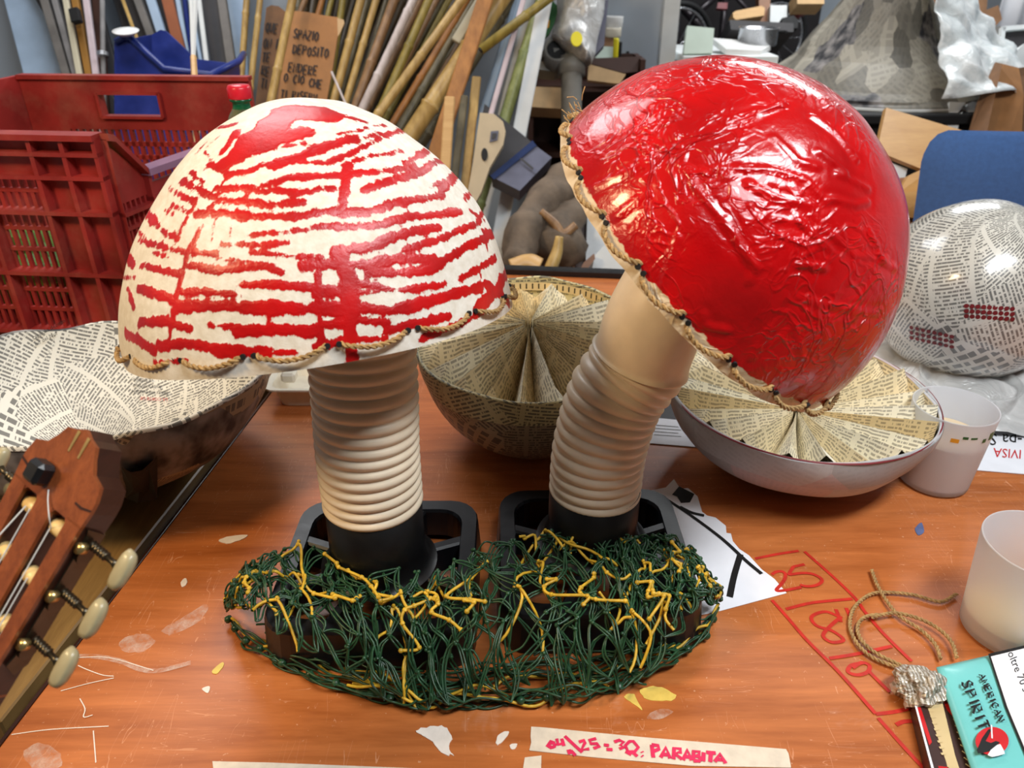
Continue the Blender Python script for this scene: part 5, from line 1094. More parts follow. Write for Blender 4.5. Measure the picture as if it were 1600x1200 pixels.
# cardboard sign
DS = 2.5
sign = thing('cardboard_sign', 'torn brown cardboard sign with handwritten block capitals among the canes', 'sign', P(470, 160, d=DS))
mk('sheet_left', *pxprism([(416, 12), (424, 8), (436, 10), (446, 18), (452, 20), (440, 170), (398, 170), (404, 120)], DS+.01, .006), 'cardboard_dark', sign)
mk('sheet_right', *pxprism([(448, 20), (462, 17), (482, 19), (500, 23), (528, 27), (532, 32), (527, 60), (519, 110), (508, 170), (432, 170), (440, 110)], DS, .006), 'cardboard', sign)
mk('torn_edge', *pxprism([(527, 28), (537, 31), (538, 36), (532, 50), (528, 57)], DS-.002, .004), 'cardboard_light', sign)
def signline(s, u, v, lw, hh, slope, dpt):
    mb = MB(); o = P(u, v, d=dpt); lettering(mb, s, o, P(u+lw, v+lw*slope, d=dpt)-o, P(u+hh*.16, v-hh, d=dpt)-o, -_fw, .0052, 1.22, .08); mb.build('lettering', 'marker_black', sign)
for s, u, v, lw, hh in (('SPAZIO', 458, 59, 6, 14), ('DEPOSITO', 457, 84, 6.2, 14), ('ENDERE', 450, 112, 6.4, 14), ('O CIO', 443, 127, 6.0, 13), ("CHE", 482, 136, 6.0, 13), ('TI RISERV', 438, 152, 6.0, 12)): signline(s, u, v, lw, hh, .12, DS-.003)
signline("'", 470, 128, 5, 10, .1, DS-.003)
for s, u, v in (('QUE', 414, 50), ('ON E', 411, 74), ('TE', 409, 97), ('RE', 408, 117), ('TI', 407, 136)): signline(s, u, v, 5.6, 14, .05, DS+.006)
# beige computer panel and grey-blue box
pn = thing('computer_panel', 'beige plastic computer front panel propped below the white boards', 'panel', P(755, 300, d=2.2))
mk('face', *pxprism([(750, 176), (772, 178), (786, 190), (790, 205), (786, 226), (765, 262), (752, 300), (735, 330), (725, 330), (738, 260)], 2.25, .03), 'beige_plastic', pn)
mk('window', *pxprism([(767, 205), (779, 204), (777, 219), (765, 222)], 2.245, .004), 'grey_blue', pn); mk('window_inset', *pxprism([(769, 208), (776, 208), (774, 216), (768, 217)], 2.242, .003), 'board_dark', pn)
mk('oval_hole', *pxprism([(757+5*math.cos(a), 241+10*math.sin(a)) for a in np.linspace(0, 2*math.pi, 17)[:-1]], 2.245, .004), 'black_matte', pn)
gb = thing('grey_box', 'broken grey-blue plastic box with black lid tipped over in the clutter', 'box', P(815, 300, d=2.25))
c0 = [P(757, 162, d=2.42), P(832, 223, d=2.36), P(768, 276, d=2.30), P(740, 250, d=2.34)]; mk('lid', *prism(c0, _fw, .03), 'board_dark', gb)
c0 = [P(832, 224, d=2.34), P(862, 246, d=2.31), P(812, 298, d=2.25), P(768, 276, d=2.28)]; mk('box_front', *prism(c0, _fw, .12), 'grey_blue', gb)
c0 = [P(832, 220, d=2.335), P(838, 228, d=2.33), P(772, 281, d=2.27), P(766, 275, d=2.27)]; mk('blue_edge', *prism(c0, -_fw, .004), 'blue_fabric_dark', gb)
c0 = [P(812, 248, d=2.285), P(815, 247, d=2.285), P(834, 263, d=2.27), P(832, 266, d=2.27)]; mk('slot', *prism(c0, -_fw, .003), 'board_dark', gb)
# driftwood, planks and foam in the clutter behind the desk
def log(label, pts, d, r, mat='driftwood', name='driftwood_log', seed=1):
    pth = spline([P(u, v, d=dd) for (u, v), dd in zip(pts, d if isinstance(d, (list, tuple)) else [d]*len(pts))], 8)
    V, Fc, U = tube(pth, r, 14); cen = np.repeat(pth, 14, 0); V = cen+(V-cen)*(1+(vnoise(V, 16, seed)-.5)*.9)[:, None]; o = mk(name, V, Fc, mat, None, True); return tag(o, label, 'wood', 'driftwood in the clutter behind the desk')
log('gnarled dark driftwood log lying right below the grey-blue box', [(800, 420), (830, 350), (868, 300), (900, 262)], [2.1, 2.2, 2.3, 2.4], .055, seed=2)
log('thick weathered driftwood stump beside the rim of the red cap', [(860, 400), (888, 340), (905, 280)], [2.2, 2.3, 2.4], .07, seed=3)
log('bent thin driftwood branch with a pale cut end', [(845, 330), (866, 348), (880, 366), (900, 352)], 2.15, .012, 'bamboo_brown', 'branch', 4)
log('pale forked branch rising from the desk edge', [(858, 425), (870, 395), (874, 370)], 2.0, .014, 'bamboo_tan', 'branch', 5)
log('smooth rounded tan root end behind the yellowed bowl', [(800, 420), (822, 412), (842, 420)], 2.0, .034, 'wood_pale', 'root', 6)
log('slim grey branch arching up to the red cap', [(872, 285), (880, 255), (892, 235)], 2.3, .007, 'bamboo_white', 'branch', 7)
on_floor_plank('plank', 'dark reddish brown plank standing beside the white foam slab', 'plank', (912, 340), (905, 425), 16, 2.35, 'cabinet_brown', .03, up_ext=0)
mk_ = mk('foam_slab', *pxprism([(918, 330), (960, 332), (1010, 420), (1010, 470), (905, 470), (908, 430), (915, 415)], 2.3, .06), 'styrofoam', None); tag(mk_, 'pale grey foam slab standing behind the desk near the red cap', 'foam')
mk_ = mk('foam_slab', *pxprism([(955, 372), (1000, 400), (1010, 470), (900, 470), (925, 420), (930, 398)], 2.2, .05), 'board_white', None); tag(mk_, 'bright white broken foam slab in front of the grey foam slab', 'foam')
mk_ = mk('wood_offcut', *pxprism([(905, 425), (912, 410), (928, 396), (930, 404), (922, 415), (910, 428)], 2.15, .04), 'wood_brown', None); tag(mk_, 'small brown wood offcut leaning at the foot of the foam slab', 'wood')
# floor-standing base for the clutter: a low dark chest behind the desk
ch = thing('low_chest', 'low dark wooden chest carrying the driftwood clutter behind the desk', 'chest', (.15, 2.2, FZ)); mk('body', *bevbox((.12, 2.28, (FZ-.22)/2), X3, Y3, Z3, .48, .33, (-.22-FZ)/2, .006), 'cabinet_brown', ch); mk('top_board', *bevbox((.12, 2.27, -.21), X3, Y3, Z3, .50, .35, .012, .004), 'wood_brown', ch)
# ------------------------------------------------------------------ shelf, bag and pipes in the middle background
cb_ = thing('shelf_cabinet', 'dark brown open cabinet standing behind the white plank and the red cap', 'cabinet', P(900, 300, d=2.9))
x0, x1 = P(826, 170, d=2.9)[0], P(1002, 170, d=2.9)[0]; yc = 3.02
for nm, bb in (('back', (x0, x1, yc+.20, yc+.215, FZ, .33)), ('side', (x0, x0+.018, yc, yc+.2, FZ, .28)), ('side', (x1-.018, x1, yc, yc+.2, FZ, .33)), ('shelf', (x0, x1, yc, yc+.2, -.02, 0)), ('shelf', (x0, x1, yc, yc+.2, .22, .24)), ('shelf', (x0, x1, yc, yc+.2, -.35, -.33)), ('divider', (x0+.13, x0+.15, yc, yc+.2, FZ, .22))): mk(nm, *box(*bb), 'cabinet_brown', cb_)
mk_ = mk('wooden_box', *pxprism([(832, 135), (881, 137), (880, 170), (830, 167)], 2.78, .10), 'cardboard_light', None); tag(mk_, 'pinkish beige box lying in the dark cabinet beside the white plank', 'box')
mk_ = mk('wooden_board', *pxprism([(920, 100), (978, 116), (968, 131), (918, 125)], 2.78, .02), 'cardboard_light', None); tag(mk_, 'pale tan board slanting across the dark cabinet left of the red cap', 'board')
mk_ = mk('wooden_board', *pxprism([(926, 91), (1003, 88), (996, 112), (975, 114), (922, 99)], 2.84, .02), 'cabinet_brown', None); tag(mk_, 'dark brown board lying above the pale tan board', 'board')
def pipe(label, pts, d, r, mat='grey_pipe', name='drain_pipe'):
    t = thing(name, label, 'pipe', P(*pts[-1], d=d)); V, Fc, U = tube([P(u, v, d=d) for u, v in pts], r, 18, False); mk('tube', V, Fc, mat, t, True); return t
p_ = pipe('short grey drain pipe pointing at the viewer below the green paddle', [(868, 84), (866, 96)], 2.62, .045)
oc = P(870, 79, d=2.58); ez = nrm(-_fw+np.array([0, 0, .1])); V, Fc, U = lathe([(.034, -.06), (.034, .012), (.038, .014), (.043, .012), (.043, -.06)], oc, ez, 28); mk('socket', V, Fc, 'grey_pipe', p_, True)
V, Fc, U = lathe([(.0005, .004), (.034, .004)], oc, ez, 28); mk('opening', V, Fc, 'black_matte', p_)
p_ = pipe('upright grey drain pipe with a collar left of the red cap', [(893, 88), (893, 120), (893, 175), (893, 290)], 2.6, .035); V, Fc, U = tube([P(893, 92, d=2.6), P(893, 118, d=2.6)], .046, 20); mk('collar', V, Fc, 'grey_pipe', p_, True)
mk_ = mk('pipe_bracket', *pxprism([(838, 96), (882, 94), (884, 104), (868, 112), (838, 108)], 2.64, .08), 'grey_pipe', None); tag(mk_, 'grey plastic fitting lying under the short drain pipe', 'fitting')
# silver-white bag with a yellow round label
def sheet_between(outline_l, outline_r, d, amp, seed, nu=20, nv=28):
    ol, orr = np.array(outline_l, float), np.array(outline_r, float)
    def fn(s, t):
        q = np.linspace(0, 1, len(ol)); a = np.array([np.interp(t, q, ol[:, 0]), np.interp(t, q, ol[:, 1])]); q = np.linspace(0, 1, len(orr)); b = np.array([np.interp(t, q, orr[:, 0]), np.interp(t, q, orr[:, 1])])
        px = a+(b-a)*s; p = P(*px, d=d); bl = math.sin(math.pi*s)
        n = vnoise(p[None], 20, seed)[0]-.5; n2 = vnoise(p[None], 46, seed+1)[0]-.5; return p-_fw*(.07*bl+amp*n+amp*.5*n2)
    V, Fc, U = gridsurf(fn, nu, nv)
    Vb = V+_fw*.03+_fw*.1*np.sin(math.pi*U[:, :1]); k = len(V)
    Fb = [tuple(k+i for i in f[::-1]) for f in Fc]
    bd = list(range(nu+1))+[j*(nu+1)+nu for j in range(1, nv+1)]+[nv*(nu+1)+i for i in range(nu-1, -1, -1)]+[j*(nu+1) for j in range(nv-1, 0, -1)]
    return np.vstack([V, Vb]), Fc+Fb+[(bd[(i+1) % len(bd)], bd[i], k+bd[i], k+bd[(i+1) % len(bd)]) for i in range(len(bd))], fn
bag = thing('plastic_sack', 'shiny silver-white plastic sack with a yellow round label hanging by the pipes', 'sack', P(905, 110, d=2.5))
V, Fc, fn = sheet_between([(872, -40), (870, 20), (862, 55), (880, 72), (905, 90)], [(948, -40), (944, 20), (934, 60), (930, 85), (924, 96)], 2.55, .03, 5); mk('sack', V, Fc, 'bag_silver', bag, True)
lc = P(901, 61, d=2.47); V, Fc, U = lathe([(.0005, .002), (.018, .002), (.019, 0)], lc, -_fw+np.array([0, 0, .05]), 24); V = lc+(V-lc)*np.array([1, 1, 1.35]); mk('round_label', V, Fc, 'label_yellow', bag)
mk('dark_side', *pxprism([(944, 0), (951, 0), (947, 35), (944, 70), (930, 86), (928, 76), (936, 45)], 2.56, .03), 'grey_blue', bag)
# green paddle with an orange blob
pd = thing('green_paddle', 'dark green rounded paddle with an orange spot beside the silver sack', 'paddle', P(858, 80, d=2.5))
mk('blade', *pxprism([(848, 20), (852, 6), (862, 0), (870, 8), (871, 18), (866, 36), (858, 52), (848, 62), (844, 60)], 2.5, .015), 'paddle_green', pd); mk('orange_spot', *pxprism([(848, 32), (854, 28), (859, 32), (858, 42), (849, 48), (847, 44)], 2.497, .003), 'orange_paint', pd)
# things on the shelf by the partition end
def cyl(name, label, cat, u, v, d, r, h, mat, n=24, group=None):
    b = P(u, v, d=d); V, Fc, U = lathe([(.0005, 0), (r*.9, 0), (r, .004), (r*1.03, h-.004), (r, h), (r*.92, h-.003), (r*.9, .01), (.0005, .01)], b, n=n); return tag(mk(name, V, Fc, mat, None, True), label, cat, group)
sf = thing('wall_shelf', 'small wooden wall shelf above the white tubs beside the silver sack', 'shelf', P(975, 30, d=3.05)); mk('plank', *pxprism([(945, 17), (990, 20), (990, 24), (945, 22)], 3.0, .18), 'wood_pale', sf); mk('end_block', *pxprism([(974, 22), (991, 22), (990, 37), (978, 36)], 3.02, .14), 'cardboard_dark', sf); mk('end_frame', *pxprism([(987, 20), (991, 20), (990, 38), (986, 38)], 3.0, .02), 'wood_pale', sf)
mk('inner_block', *pxprism([(975, 22), (981, 22), (980, 36), (974, 36)], 3.01, .02), 'grey_mid', sf)
for du in (960, 972): cyl('steel_can', 'dark steel can on the small wall shelf, %s one' % ('left' if du == 960 else 'right'), 'can', du, 17, 3.0, .013, .12, 'dark_metal_tube' if du > 965 else 'steel', group='cans on the wall shelf')
cyl('white_tub', 'white round tub with a wire handle stacked under the small wall shelf', 'tub', 959, 44, 2.95, .034, .042, 'white_plastic'); cyl('white_tub', 'lower cream tub under the white round tub', 'tub', 957, 58, 2.95, .032, .034, 'white_foam')
mk_ = mk('brown_carton', *pxprism([(944, 58), (963, 59), (962, 73), (942, 72)], 2.93, .06), 'cardboard_dark', None); tag(mk_, 'brown carton under the stacked tubs', 'box'); mk_ = mk('grey_carton', *pxprism([(930, 72), (958, 73), (957, 94), (926, 90)], 2.92, .06), 'mint_board', None); tag(mk_, 'pale grey carton at the lower tip of the silver sack', 'box')
cyl('lotion_bottle', 'yellow and white bottle standing by the pale grey carton', 'bottle', 961, 94, 2.88, .010, .075, 'label_yellow'); cyl('dark_bottle', 'small dark bottle with white lid next to the yellow bottle', 'bottle', 967, 88, 2.88, .009, .05, 'black_matte')
br = thing('folding_bracket', 'black V-shaped folding bracket fixed to the white wall', 'bracket', P(980, 85, d=3.05))
for a, b in (((972, 34), (980, 84)), ((980, 84), (1002, 43))): V, Fc, U = tube([P(*a, d=3.05), P(*b, d=3.05)], .007, 8); mk('arm', V, Fc, 'black_matte', br)
# ------------------------------------------------------------------ bicycle in the dark, and the far bench
dk = mk('dark_backing', *box(.66, 1.72, 4.75, 4.8, FZ, 1.9), 'backing_black', None); tag(dk, 'black backing panel added for the dark area behind the bicycle', 'curtain')  # added sheet; plain black in place of the darkness behind the bicycle
bk = thing('bicycle', 'dark bicycle standing in front of the black backing panel', 'bicycle', P(1080, 240, d=3.7))
def ring(c, r, rt, mat, name, n=40, yaw=.5):
    ex = np.array([math.cos(yaw), math.sin(yaw), 0]); pts = [np.array(c)+ex*r*math.cos(a)+Z3*r*math.sin(a) for a in np.linspace(0, 2*math.pi, n+1)[:-1]]
    V, Fc, U = tube(pts, rt, 8, closed=True); return mk(name, V, Fc, mat, bk, True)
w1 = P(1058, 72, d=3.7); w2 = P(1210, 60, d=3.95)
for c_ in (w1, w2):
    ring(c_, .185, .014, 'black_matte', 'tyre', yaw=.35); rm = ring(c_, .165, .007, 'steel', 'wheel_rim', yaw=.35)
    V, Fc, U = tube([c_-np.array([0, .04, 0]), c_+np.array([0, .04, 0])], .02, 10); mk('hub', V, Fc, 'dark_metal_tube', bk)
    ex = np.array([math.cos(.35), math.sin(.35), 0])
    for k in range(12): a = k*math.pi/6; V, Fc, U = tube([c_, c_+(ex*math.cos(a)+Z3*math.sin(a))*.165], .0015, 4); mk('spoke', V, Fc, 'steel', bk)
hd = P(1060, 5, d=3.7); st_ = P(1135, -20, d=3.8); bb = P(1125, 78, d=3.82)
for a, b, r in ((w1, hd, .013), (hd, bb, .02), (P(1080, 28, d=3.72), st_, .018), (st_, bb, .015), (bb, w2, .011), (st_, w2, .01), (hd, P(1058, -30, d=3.68), .015)): V, Fc, U = tube([a, b], r, 10); mk('frame_tube', V, Fc, 'dark_metal_tube', bk, True)
V, Fc, U = tube([P(1045, -30, d=3.6), P(1058, -34, d=3.68), P(1085, -28, d=3.8)], .011, 8); mk('handlebar', V, Fc, 'dark_metal_tube', bk, True)
mk('saddle', *pxprism([(1118, -24), (1150, -24), (1158, -14), (1130, -10)], 3.8, .08), 'black_matte', bk); mk('frame_patch', *pxprism([(1122, 4), (1137, 4), (1136, 14), (1120, 13)], 3.74, .02), 'dark_red', bk)
# bench behind the red cap: mint board, white tray, steel pot, planks
bn = thing('work_bench', 'white topped bench carrying the steel pot behind the red cap', 'bench', P(1170, 300, d=3.0)); zb_ = P(1160, 82, d=2.95)[2]-.01
xb0, xb1, yb0, yb1 = P(1066, 82, d=2.95)[0], P(1215, 82, d=2.95)[0], P(1160, 84, d=2.95)[1]-.02, P(1160, 84, d=2.95)[1]+.42
mk('bench_top', *bevbox(((xb0+xb1)/2, (yb0+yb1)/2, zb_-.015), X3, Y3, Z3, (xb1-xb0)/2, (yb1-yb0)/2, .015, .003), 'board_white', bn)
for a in (xb0+.03, xb1-.03):
    for b in (yb0+.03, yb1-.03): mk('leg', *box(a-.02, a+.02, b-.02, b+.02, FZ, zb_-.03), 'board_grey', bn)
mk_ = mk('mint_panel', *pxprism([(1074, 40), (1116, 44), (1113, 83), (1068, 84)], 2.94, .03), 'mint_board', None); tag(mk_, 'pale mint green panel standing on the bench above the red cap', 'panel')
V0 = [P(1112, 59, d=3.05), P(1150, 62, d=3.1), P(1205, 70, d=3.05), P(1190, 79, d=2.96), P(1135, 77, d=2.94)]; mk_ = mk('white_tray', *prism(V0, -Z3, .02), 'white_plastic', None); tag(mk_, 'white tray on the bench in front of the steel pot', 'tray')
pot = thing('steel_pot', 'shiny steel cooking pot standing on the far bench', 'pot', P(1182, 71, d=3.1)); pb = P(1182, 71, d=3.1)
V, Fc, U = lathe([(.0005, 0), (.070, 0), (.076, .006), (.076, .062), (.080, .064), (.080, .066), (.074, .065), (.073, .008), (.0005, .006)], pb, n=40); mk('pot_body', V, Fc, 'steel', pot, True)
V, Fc, U = tube([pb+np.array([.075, 0, .05]), pb+np.array([.10, -.01, .052]), pb+np.array([.105, -.02, .05])], .006, 8); mk('pot_handle', V, Fc, 'black_matte', pot)
def pxbox(name, label, cat, pts, d, th, mat, parent=None, group=None):
    o = mk(name, *pxprism(pts, d, th), mat, parent)
    if label: tag(o, label, cat, group)
    return o
pxbox('wooden_roller', 'pale wooden roller lying over the pot', 'roller', [(1145, 20), (1150, 17), (1190, 9), (1195, 12), (1194, 24), (1150, 31), (1146, 28)], 3.3, .06, 'wood_pale')
pxbox('wooden_post', 'brown wooden post standing behind the wooden roller', 'post', [(1186, -30), (1205, -30), (1202, 40), (1186, 38), (1190, 300), (1184, 300), (1183, 38)][:4], 3.5, .05, 'wood_brown')
pxbox('dark_shelf', 'dark shelf board running behind the steel pot', 'shelf', [(1140, 31), (1240, 36), (1240, 50), (1142, 46)], 3.28, .35, 'board_dark')
pxbox('white_carton', 'white carton standing on the dark shelf', 'box', [(1204, 8), (1230, 8), (1229, 40), (1203, 38)], 3.46, .10, 'board_white'); pxbox('red_cloth', 'dark red cloth hanging behind the newspaper cone', 'cloth', [(1238, 0), (1275, 0), (1270, 14), (1250, 24), (1240, 20)], 3.5, .04, 'dark_red')
pxbox('pale_box', 'pale yellow box at the top edge left of the newspaper cone', 'box', [(1245, -12), (1288, -12), (1288, 6), (1246, 6)], 3.4, .1, 'cardboard_light'); pxbox('black_case', 'black case lying right of the white carton', 'case', [(1222, 28), (1240, 24), (1248, 32), (1246, 44), (1222, 44)], 3.38, .06, 'black_matte')
# ------------------------------------------------------------------ black stand with the big newspaper cone
cc = P(1370, 140, d=2.62); cr_ = .40
stand = thing('black_stand', 'tall black table carrying the big newspaper cone', 'table', (cc[0], cc[1]+.1, FZ))
mk('top', *bevbox((cc[0]+.04, cc[1]+.12, cc[2]-.035), X3, Y3, Z3, .44, .48, .014, .004), 'black_matte', stand); mk('front_panel', *box(cc[0]-.38, cc[0]+.20, cc[1]-.33, cc[1]-.31, cc[2]-.32, cc[2]-.05), 'black_matte', stand)
for a in (-.36, .42):
    for b in (-.30, .52): mk('leg', *box(cc[0]+a-.02, cc[0]+a+.02, cc[1]+b-.02, cc[1]+b+.02, FZ, cc[2]-.049), 'black_matte', stand)
V, Fc, U = tube([np.array([cc[0]+.42, cc[1]-.3, cc[2]-.06]), np.array([cc[0]+.20, cc[1]-.3, cc[2]-.30])], .008, 8); mk('brace', V, Fc, 'black_matte', stand)
cone = thing('newspaper_cone', 'big cone covered with torn newspaper scraps on the black table', 'cone', (cc[0], cc[1]+.08, cc[2]-.02)); cbz = np.array([cc[0], cc[1]+.08, cc[2]-.02])
prof = [(.001, .0), (cr_, .0), (cr_+.004, .006), (cr_, .012), (cr_*.86, .045), (cr_*.64, .12), (cr_*.42, .235), (cr_*.2, .40), (.05, .50), (.001, .52)]
pr2 = []
for (a, b), (c_, d_) in zip(prof[:-1], prof[1:]): pr2 += [(a+(c_-a)*k/5, b+(d_-b)*k/5) for k in range(5)]
V, Fc, U = lathe(pr2+[prof[-1]], cbz, n=72); nn = (V-cbz)*np.array([1, 1, 0]); V = V+(nn/np.maximum(np.linalg.norm(nn, axis=1), .01)[:, None])*((vnoise(V, 9, 4)-.5)*.05*(V[:, 2:3]-cbz[2] > .02).ravel())[:, None]
mk('paper_skin', V, Fc, 'news_cone', cone, False, U)
V, Fc, U = lathe([(cr_+.002, -.002), (cr_+.009, .003), (cr_+.004, .009)], cbz, n=72); mk('brim', V, Fc, 'board_white', cone, True)
# clear-white plastic sheet draped over its right side
def drape(s, t):
    a = -1.55+1.65*s*(.55+.45*t)+.25*(1-t); rr = np.interp(t, [0, .3, .6, 1], [.06, .20, .32, .46]); h = np.interp(t, [0, .3, .6, 1], [.50, .27, .14, .015])
    p = cbz+np.array([math.cos(a)*rr, math.sin(a)*rr, h]); n = vnoise(p[None], 11, 7)[0]-.5; n2 = vnoise(p[None], 28, 8)[0]-.5
    o = .03+.06*n+.03*n2; return p+np.array([math.cos(a)*o, math.sin(a)*o, abs(o)*.6+.02])
V, Fc, U = gridsurf(drape, 34, 34); ob = mk('plastic_sheet', V, Fc, 'bag_plastic', None, True, U); tag(ob, 'crumpled white plastic sheet draped over the right side of the newspaper cone', 'plastic sheet')
sm_ = ob.modifiers.new('thick', 'SOLIDIFY'); sm_.thickness = .003
pxbox('white_bundle', 'rounded white plastic bundle with a yellow stripe behind the draped sheet', 'bundle', [(1446, 30), (1462, 21), (1485, 22), (1505, 32), (1512, 50), (1512, 75), (1500, 90), (1470, 80), (1450, 60)], 2.75, .12, 'bag_plastic')
yb = [o for o in COL.objects if o.get('label') == 'rounded white plastic bundle with a yellow stripe behind the draped sheet'][0]; mk('yellow_stripe', *pxprism([(1474, 46), (1478, 46), (1492, 60), (1491, 67), (1484, 60)], 2.745, .004), 'orange_paint', yb)
# easel, boxes and frame at the top right
es = thing('wooden_easel', 'small pale wooden easel rising above the white bundle', 'easel', P(1510, 60, d=3.0))
for a, b in (((1482, -12), (1448, 24)), ((1512, -20), (1509, 40)), ((1512, -20), (1540, 50)), ((1478, 4), (1488, 20)), ((1488, 8), (1505, 14)), ((1490, 20), (1508, 4)), ((1482, -10), (1484, 26))): V, Fc, U = tube([P(*a, d=3.0), P(*b, d=3.0)], .007, 6); mk('stick', V, Fc, 'wood_pale', es)
BX = 'boxes stacked at the top right'
pxbox('cardboard_box', 'brown cardboard box with a slanting flap under the white curtain', 'box', [(1525, 22), (1560, 8), (1566, 30), (1552, 44), (1528, 42)], 3.15, .2, 'cardboard_dark', group=BX)
o_ = pxbox('cardboard_box', 'tan cardboard box with a pale paper strip behind the markers', 'box', [(1508, 34), (1553, 37), (1549, 88), (1508, 88)], 3.05, .2, 'cardboard', group=BX); mk('paper_strip', *pxprism([(1518, 36), (1533, 37), (1530, 82), (1515, 82)], 3.045, .003), 'board_white', o_)
pxbox('backdrop_box', 'large brown carton behind the easel', 'box', [(1455, -30), (1545, -30), (1540, 40), (1455, 30)], 3.3, .2, 'cardboard_dark', group=BX)
for k, (u, mt, lb) in enumerate(((1520, 'pink_plastic', 'pale pink marker at the left of the marker row'), (1529, 'pink_plastic', 'bright pink marker in the middle of the marker row'), (1542, 'board_pink', 'mauve marker at the right end of the marker row'))): cyl('marker_pen', lb, 'marker', u, 89, 2.95, .010, .055, mt, group='markers in front of the tan box')
fr_ = thing('picture_frame', 'white picture frame around a black panel at the right edge', 'frame', P(1590, 92, d=2.9))
mk('panel', *pxprism([(1566, 42), (1650, 36), (1650, 92), (1562, 90)], 2.92, .02), 'board_dark', fr_); mk('side', *pxprism([(1548, 40), (1567, 42), (1562, 90), (1546, 88)], 2.93, .05), 'board_grey', fr_)
for pts in ([(1566, 41), (1572, 42), (1566, 91), (1560, 90)], [(1566, 41), (1650, 35), (1650, 41), (1568, 48)]): mk('frame_bar', *pxprism(pts, 2.905, .02), 'board_white', fr_)
tx = pxbox('teal_box', 'flat teal box below the picture frame', 'box', [(1541, 88), (1580, 90), (1570, 104), (1538, 102)], 2.85, .15, 'teal'); pxbox('cream_box', 'flat cream box left of the teal box', 'box', [(1512, 88), (1541, 88), (1540, 108), (1515, 110)], 2.86, .15, 'cardboard_light')
pxbox('white_carton', 'white carton corner above the tall cardboard flap', 'box', [(1575, 92), (1600, 68), (1650, 60), (1650, 130), (1600, 112)], 2.6, .12, 'board_white')
sb = thing('side_bench', 'bench at the right carrying the stacked boxes', 'bench', (P(1560, 110, d=3.0)[0], 3.3, FZ)); zb2 = P(1550, 110, d=2.95)[2]-.02; xs_ = P(1550, 110, d=3.0)[0]
mk('bench_top', *bevbox((xs_+.35, 3.28, zb2), X3, Y3, Z3, .60, .30, .015, .003), 'board_white', sb)
for a in (-.2, .9):
    for b in (3.03, 3.53): mk('leg', *box(xs_+a-.02, xs_+a+.02, b-.02, b+.02, FZ, zb2-.015), 'board_grey', sb)
cu_ = mk('white_curtain', *gridsurf(lambda s, t: P(1556, 60, d=3.6)+np.array([.9*s, .03*math.sin(s*40)+.1, -1.0+2.0*t]), 60, 2), 'paper_white') if False else None
V, Fc, U = gridsurf(lambda s, t: np.array([P(1556, 40, d=3.7)[0]+.9*s, P(1556, 40, d=3.7)[1]+.02*math.sin(s*50), .15+1.5*t]), 70, 4); ob = mk('white_curtain', V, Fc, 'paper_white', None, True); tag(ob, 'white pleated curtain at the top right corner', 'curtain'); mo = ob.modifiers.new('thick', 'SOLIDIFY'); mo.thickness = .004
# cardboard flap, pine box, white cups under the stand
fl = thing('cardboard_sheet', 'tall bent brown cardboard sheet standing behind the blue chair', 'cardboard', P(1560, 250, d=2.3))
c0 = [P(1556, 97, d=2.3), P(1566, 100, d=2.26), P(1540, 215, d=2.2), P(1512, 215, d=2.25), P(1528, 160, d=2.28)]; mk('fold_left', *prism(c0, _fw, .006), 'cardboard_dark', fl)
c0 = [P(1556, 97, d=2.3), P(1592, 106, d=2.34), P(1600, 150, d=2.3), P(1590, 330, d=2.25), P(1530, 330, d=2.2), P(1535, 190, d=2.24)]; mk('fold_right', *prism(c0, _fw, .006), 'cardboard', fl)
c0 = [P(1592, 106, d=2.35), P(1640, 100, d=2.45), P(1640, 330, d=2.35), P(1592, 330, d=2.26), P(1600, 150, d=2.31)]; mk('fold_back', *prism(c0, _fw, .006), 'cardboard_dark', fl)
pxbox('white_card', 'white pierced cardboard piece hanging under the black table', 'card', [(1484, 159), (1509, 160), (1497, 176), (1482, 186)], 2.35, .02, 'board_white'); pxbox('white_cup', 'white rounded paper cup under the black table next to the cardboard', 'cup', [(1512, 162), (1520, 158), (1529, 160), (1531, 172), (1526, 186), (1519, 189), (1512, 180)], 2.36, .05, 'board_white'); pxbox('white_strip', 'slanting white strip below the pierced white card', 'strip', [(1500, 177), (1504, 175), (1496, 203), (1479, 202), (1481, 192)], 2.34, .02, 'board_white')
wb = thing('pine_box', 'pine wood box with a hinged plank lid behind the red cap', 'box', P(1420, 330, d=2.1))
mk('lid', *prism([P(1385, 168, d=2.15), P(1508, 205, d=2.12), P(1475, 262, d=2.02), P(1440, 264, d=2.02), P(1370, 236, d=2.05)], _fw, .02), 'wood_pine', wb)
mk('side_plank', *prism([P(1420, 274, d=2.0), P(1480, 246, d=2.0), P(1480, 290, d=1.98), P(1402, 303, d=1.98)], _fw, .02), 'wood_pine', wb); mk('front_plank', *prism([P(1400, 303, d=1.96), P(1480, 290, d=1.96), P(1480, 340, d=1.94), P(1396, 340, d=1.94)], _fw, .02), 'wood_pine', wb); mk('lower_plank', *prism([P(1390, 280, d=2.02), P(1422, 276, d=2.02), P(1404, 304, d=2.0), P(1390, 304, d=2.0)], _fw, .02), 'wood_brown', wb)
pxbox('white_block', 'white block inside the pine box beside the red cap edge', 'block', [(1386, 252), (1418, 264), (1413, 282), (1408, 292), (1398, 286), (1392, 270)], 2.06, .03, 'styrofoam')
wbs = thing('low_stool', 'low stool carrying the pine box behind the desk', 'stool', (P(1430, 340, d=2.0)[0], 2.0, FZ)); pq = P(1430, 342, d=1.95); mk('seat', *bevbox((pq[0], pq[1]+.10, pq[2]-.02), X3, Y3, Z3, .16, .13, .015, .004), 'wood_brown', wbs)
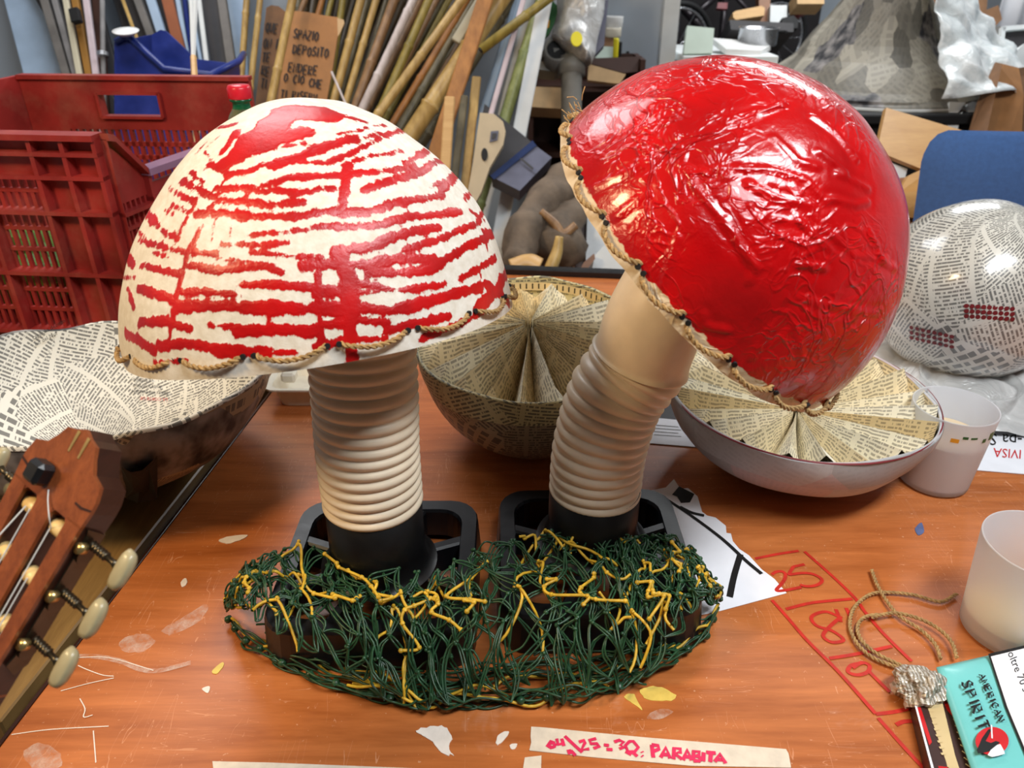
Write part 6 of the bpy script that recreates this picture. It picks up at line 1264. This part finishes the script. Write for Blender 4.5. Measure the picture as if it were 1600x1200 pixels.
for a in (-.12, .12):
    for b in (.0, .2): mk('leg', *box(pq[0]+a-.015, pq[0]+a+.015, pq[1]+b-.015, pq[1]+b+.015, FZ, pq[2]-.035), 'wood_brown', wbs)
# ------------------------------------------------------------------ blue office chair
chx = P(1465, 235, d=1.62); chy = chx[1]; chair = thing('office_chair', 'blue fabric office chair standing behind the newspaper ball', 'chair', (chx[0]+.24, chy+.25, FZ))
ztop = P(1560, 208, d=1.62)[2]
def back(s, t, side):
    # s across 0-1, t down 0-1; rounded upper corners, cushion bulge
    w = (.245-.07*t)*(1-.20*max(0, 1-t/.14)**2.2); x = chx[0]+.235+(s-.5)*2*w; z = ztop-.50*t*(.25+.75*min(1, t/.1) if t < .1 else 1)
    bul = (1-(abs(s-.5)*2)**4)*(1-(abs(t-.5)*2)**6); return np.array([x, chy+.03-.10*t*0+.08*t*.3-(.045*bul if side == 0 else -.04*bul)+.02*abs(s-.5)*2, z])
NB = 30; Vf = [back(i/NB, j/NB, 0) for j in range(NB+1) for i in range(NB+1)]; Vb = [back(i/NB, j/NB, 1) for j in range(NB+1) for i in range(NB+1)]; k = len(Vf)
Fc = [(j*(NB+1)+i, j*(NB+1)+i+1, (j+1)*(NB+1)+i+1, (j+1)*(NB+1)+i) for j in range(NB) for i in range(NB)]; Fb = [tuple(k+q for q in f[::-1]) for f in Fc]
mk('backrest', Vf, Fc, 'blue_fabric', chair, True); bd = list(range(NB+1))+[j*(NB+1)+NB for j in range(1, NB+1)]+[NB*(NB+1)+i for i in range(NB-1, -1, -1)]+[j*(NB+1) for j in range(NB-1, 0, -1)]
Va = np.vstack([Vf, Vb]); mk('backrest_cover', Va, Fb+[(bd[(i+1) % len(bd)], bd[i], k+bd[i], k+bd[(i+1) % len(bd)]) for i in range(len(bd))], 'blue_fabric_dark', chair, True)
zs = ztop-.58; mk('seat', *bevbox((chx[0]+.235, chy+.28, zs), X3, Y3, Z3, .24, .23, .04, .03), 'blue_fabric', chair, True)
mk('back_bar', *box(chx[0]+.20, chx[0]+.27, chy+.07, chy+.09, zs-.03, ztop-.3), 'black_plastic', chair); V, Fc, U = tube([(chx[0]+.235, chy+.28, zs-.04), (chx[0]+.235, chy+.28, FZ+.08)], .025, 14); mk('gas_post', V, Fc, 'black_plastic', chair, True)
for q in range(5): a = q*2*math.pi/5; V, Fc, U = tube([(chx[0]+.235, chy+.28, FZ+.09), (chx[0]+.235+.24*math.cos(a), chy+.28+.24*math.sin(a), FZ+.03)], [.02, .014], 8); mk('foot', V, Fc, 'black_plastic', chair)
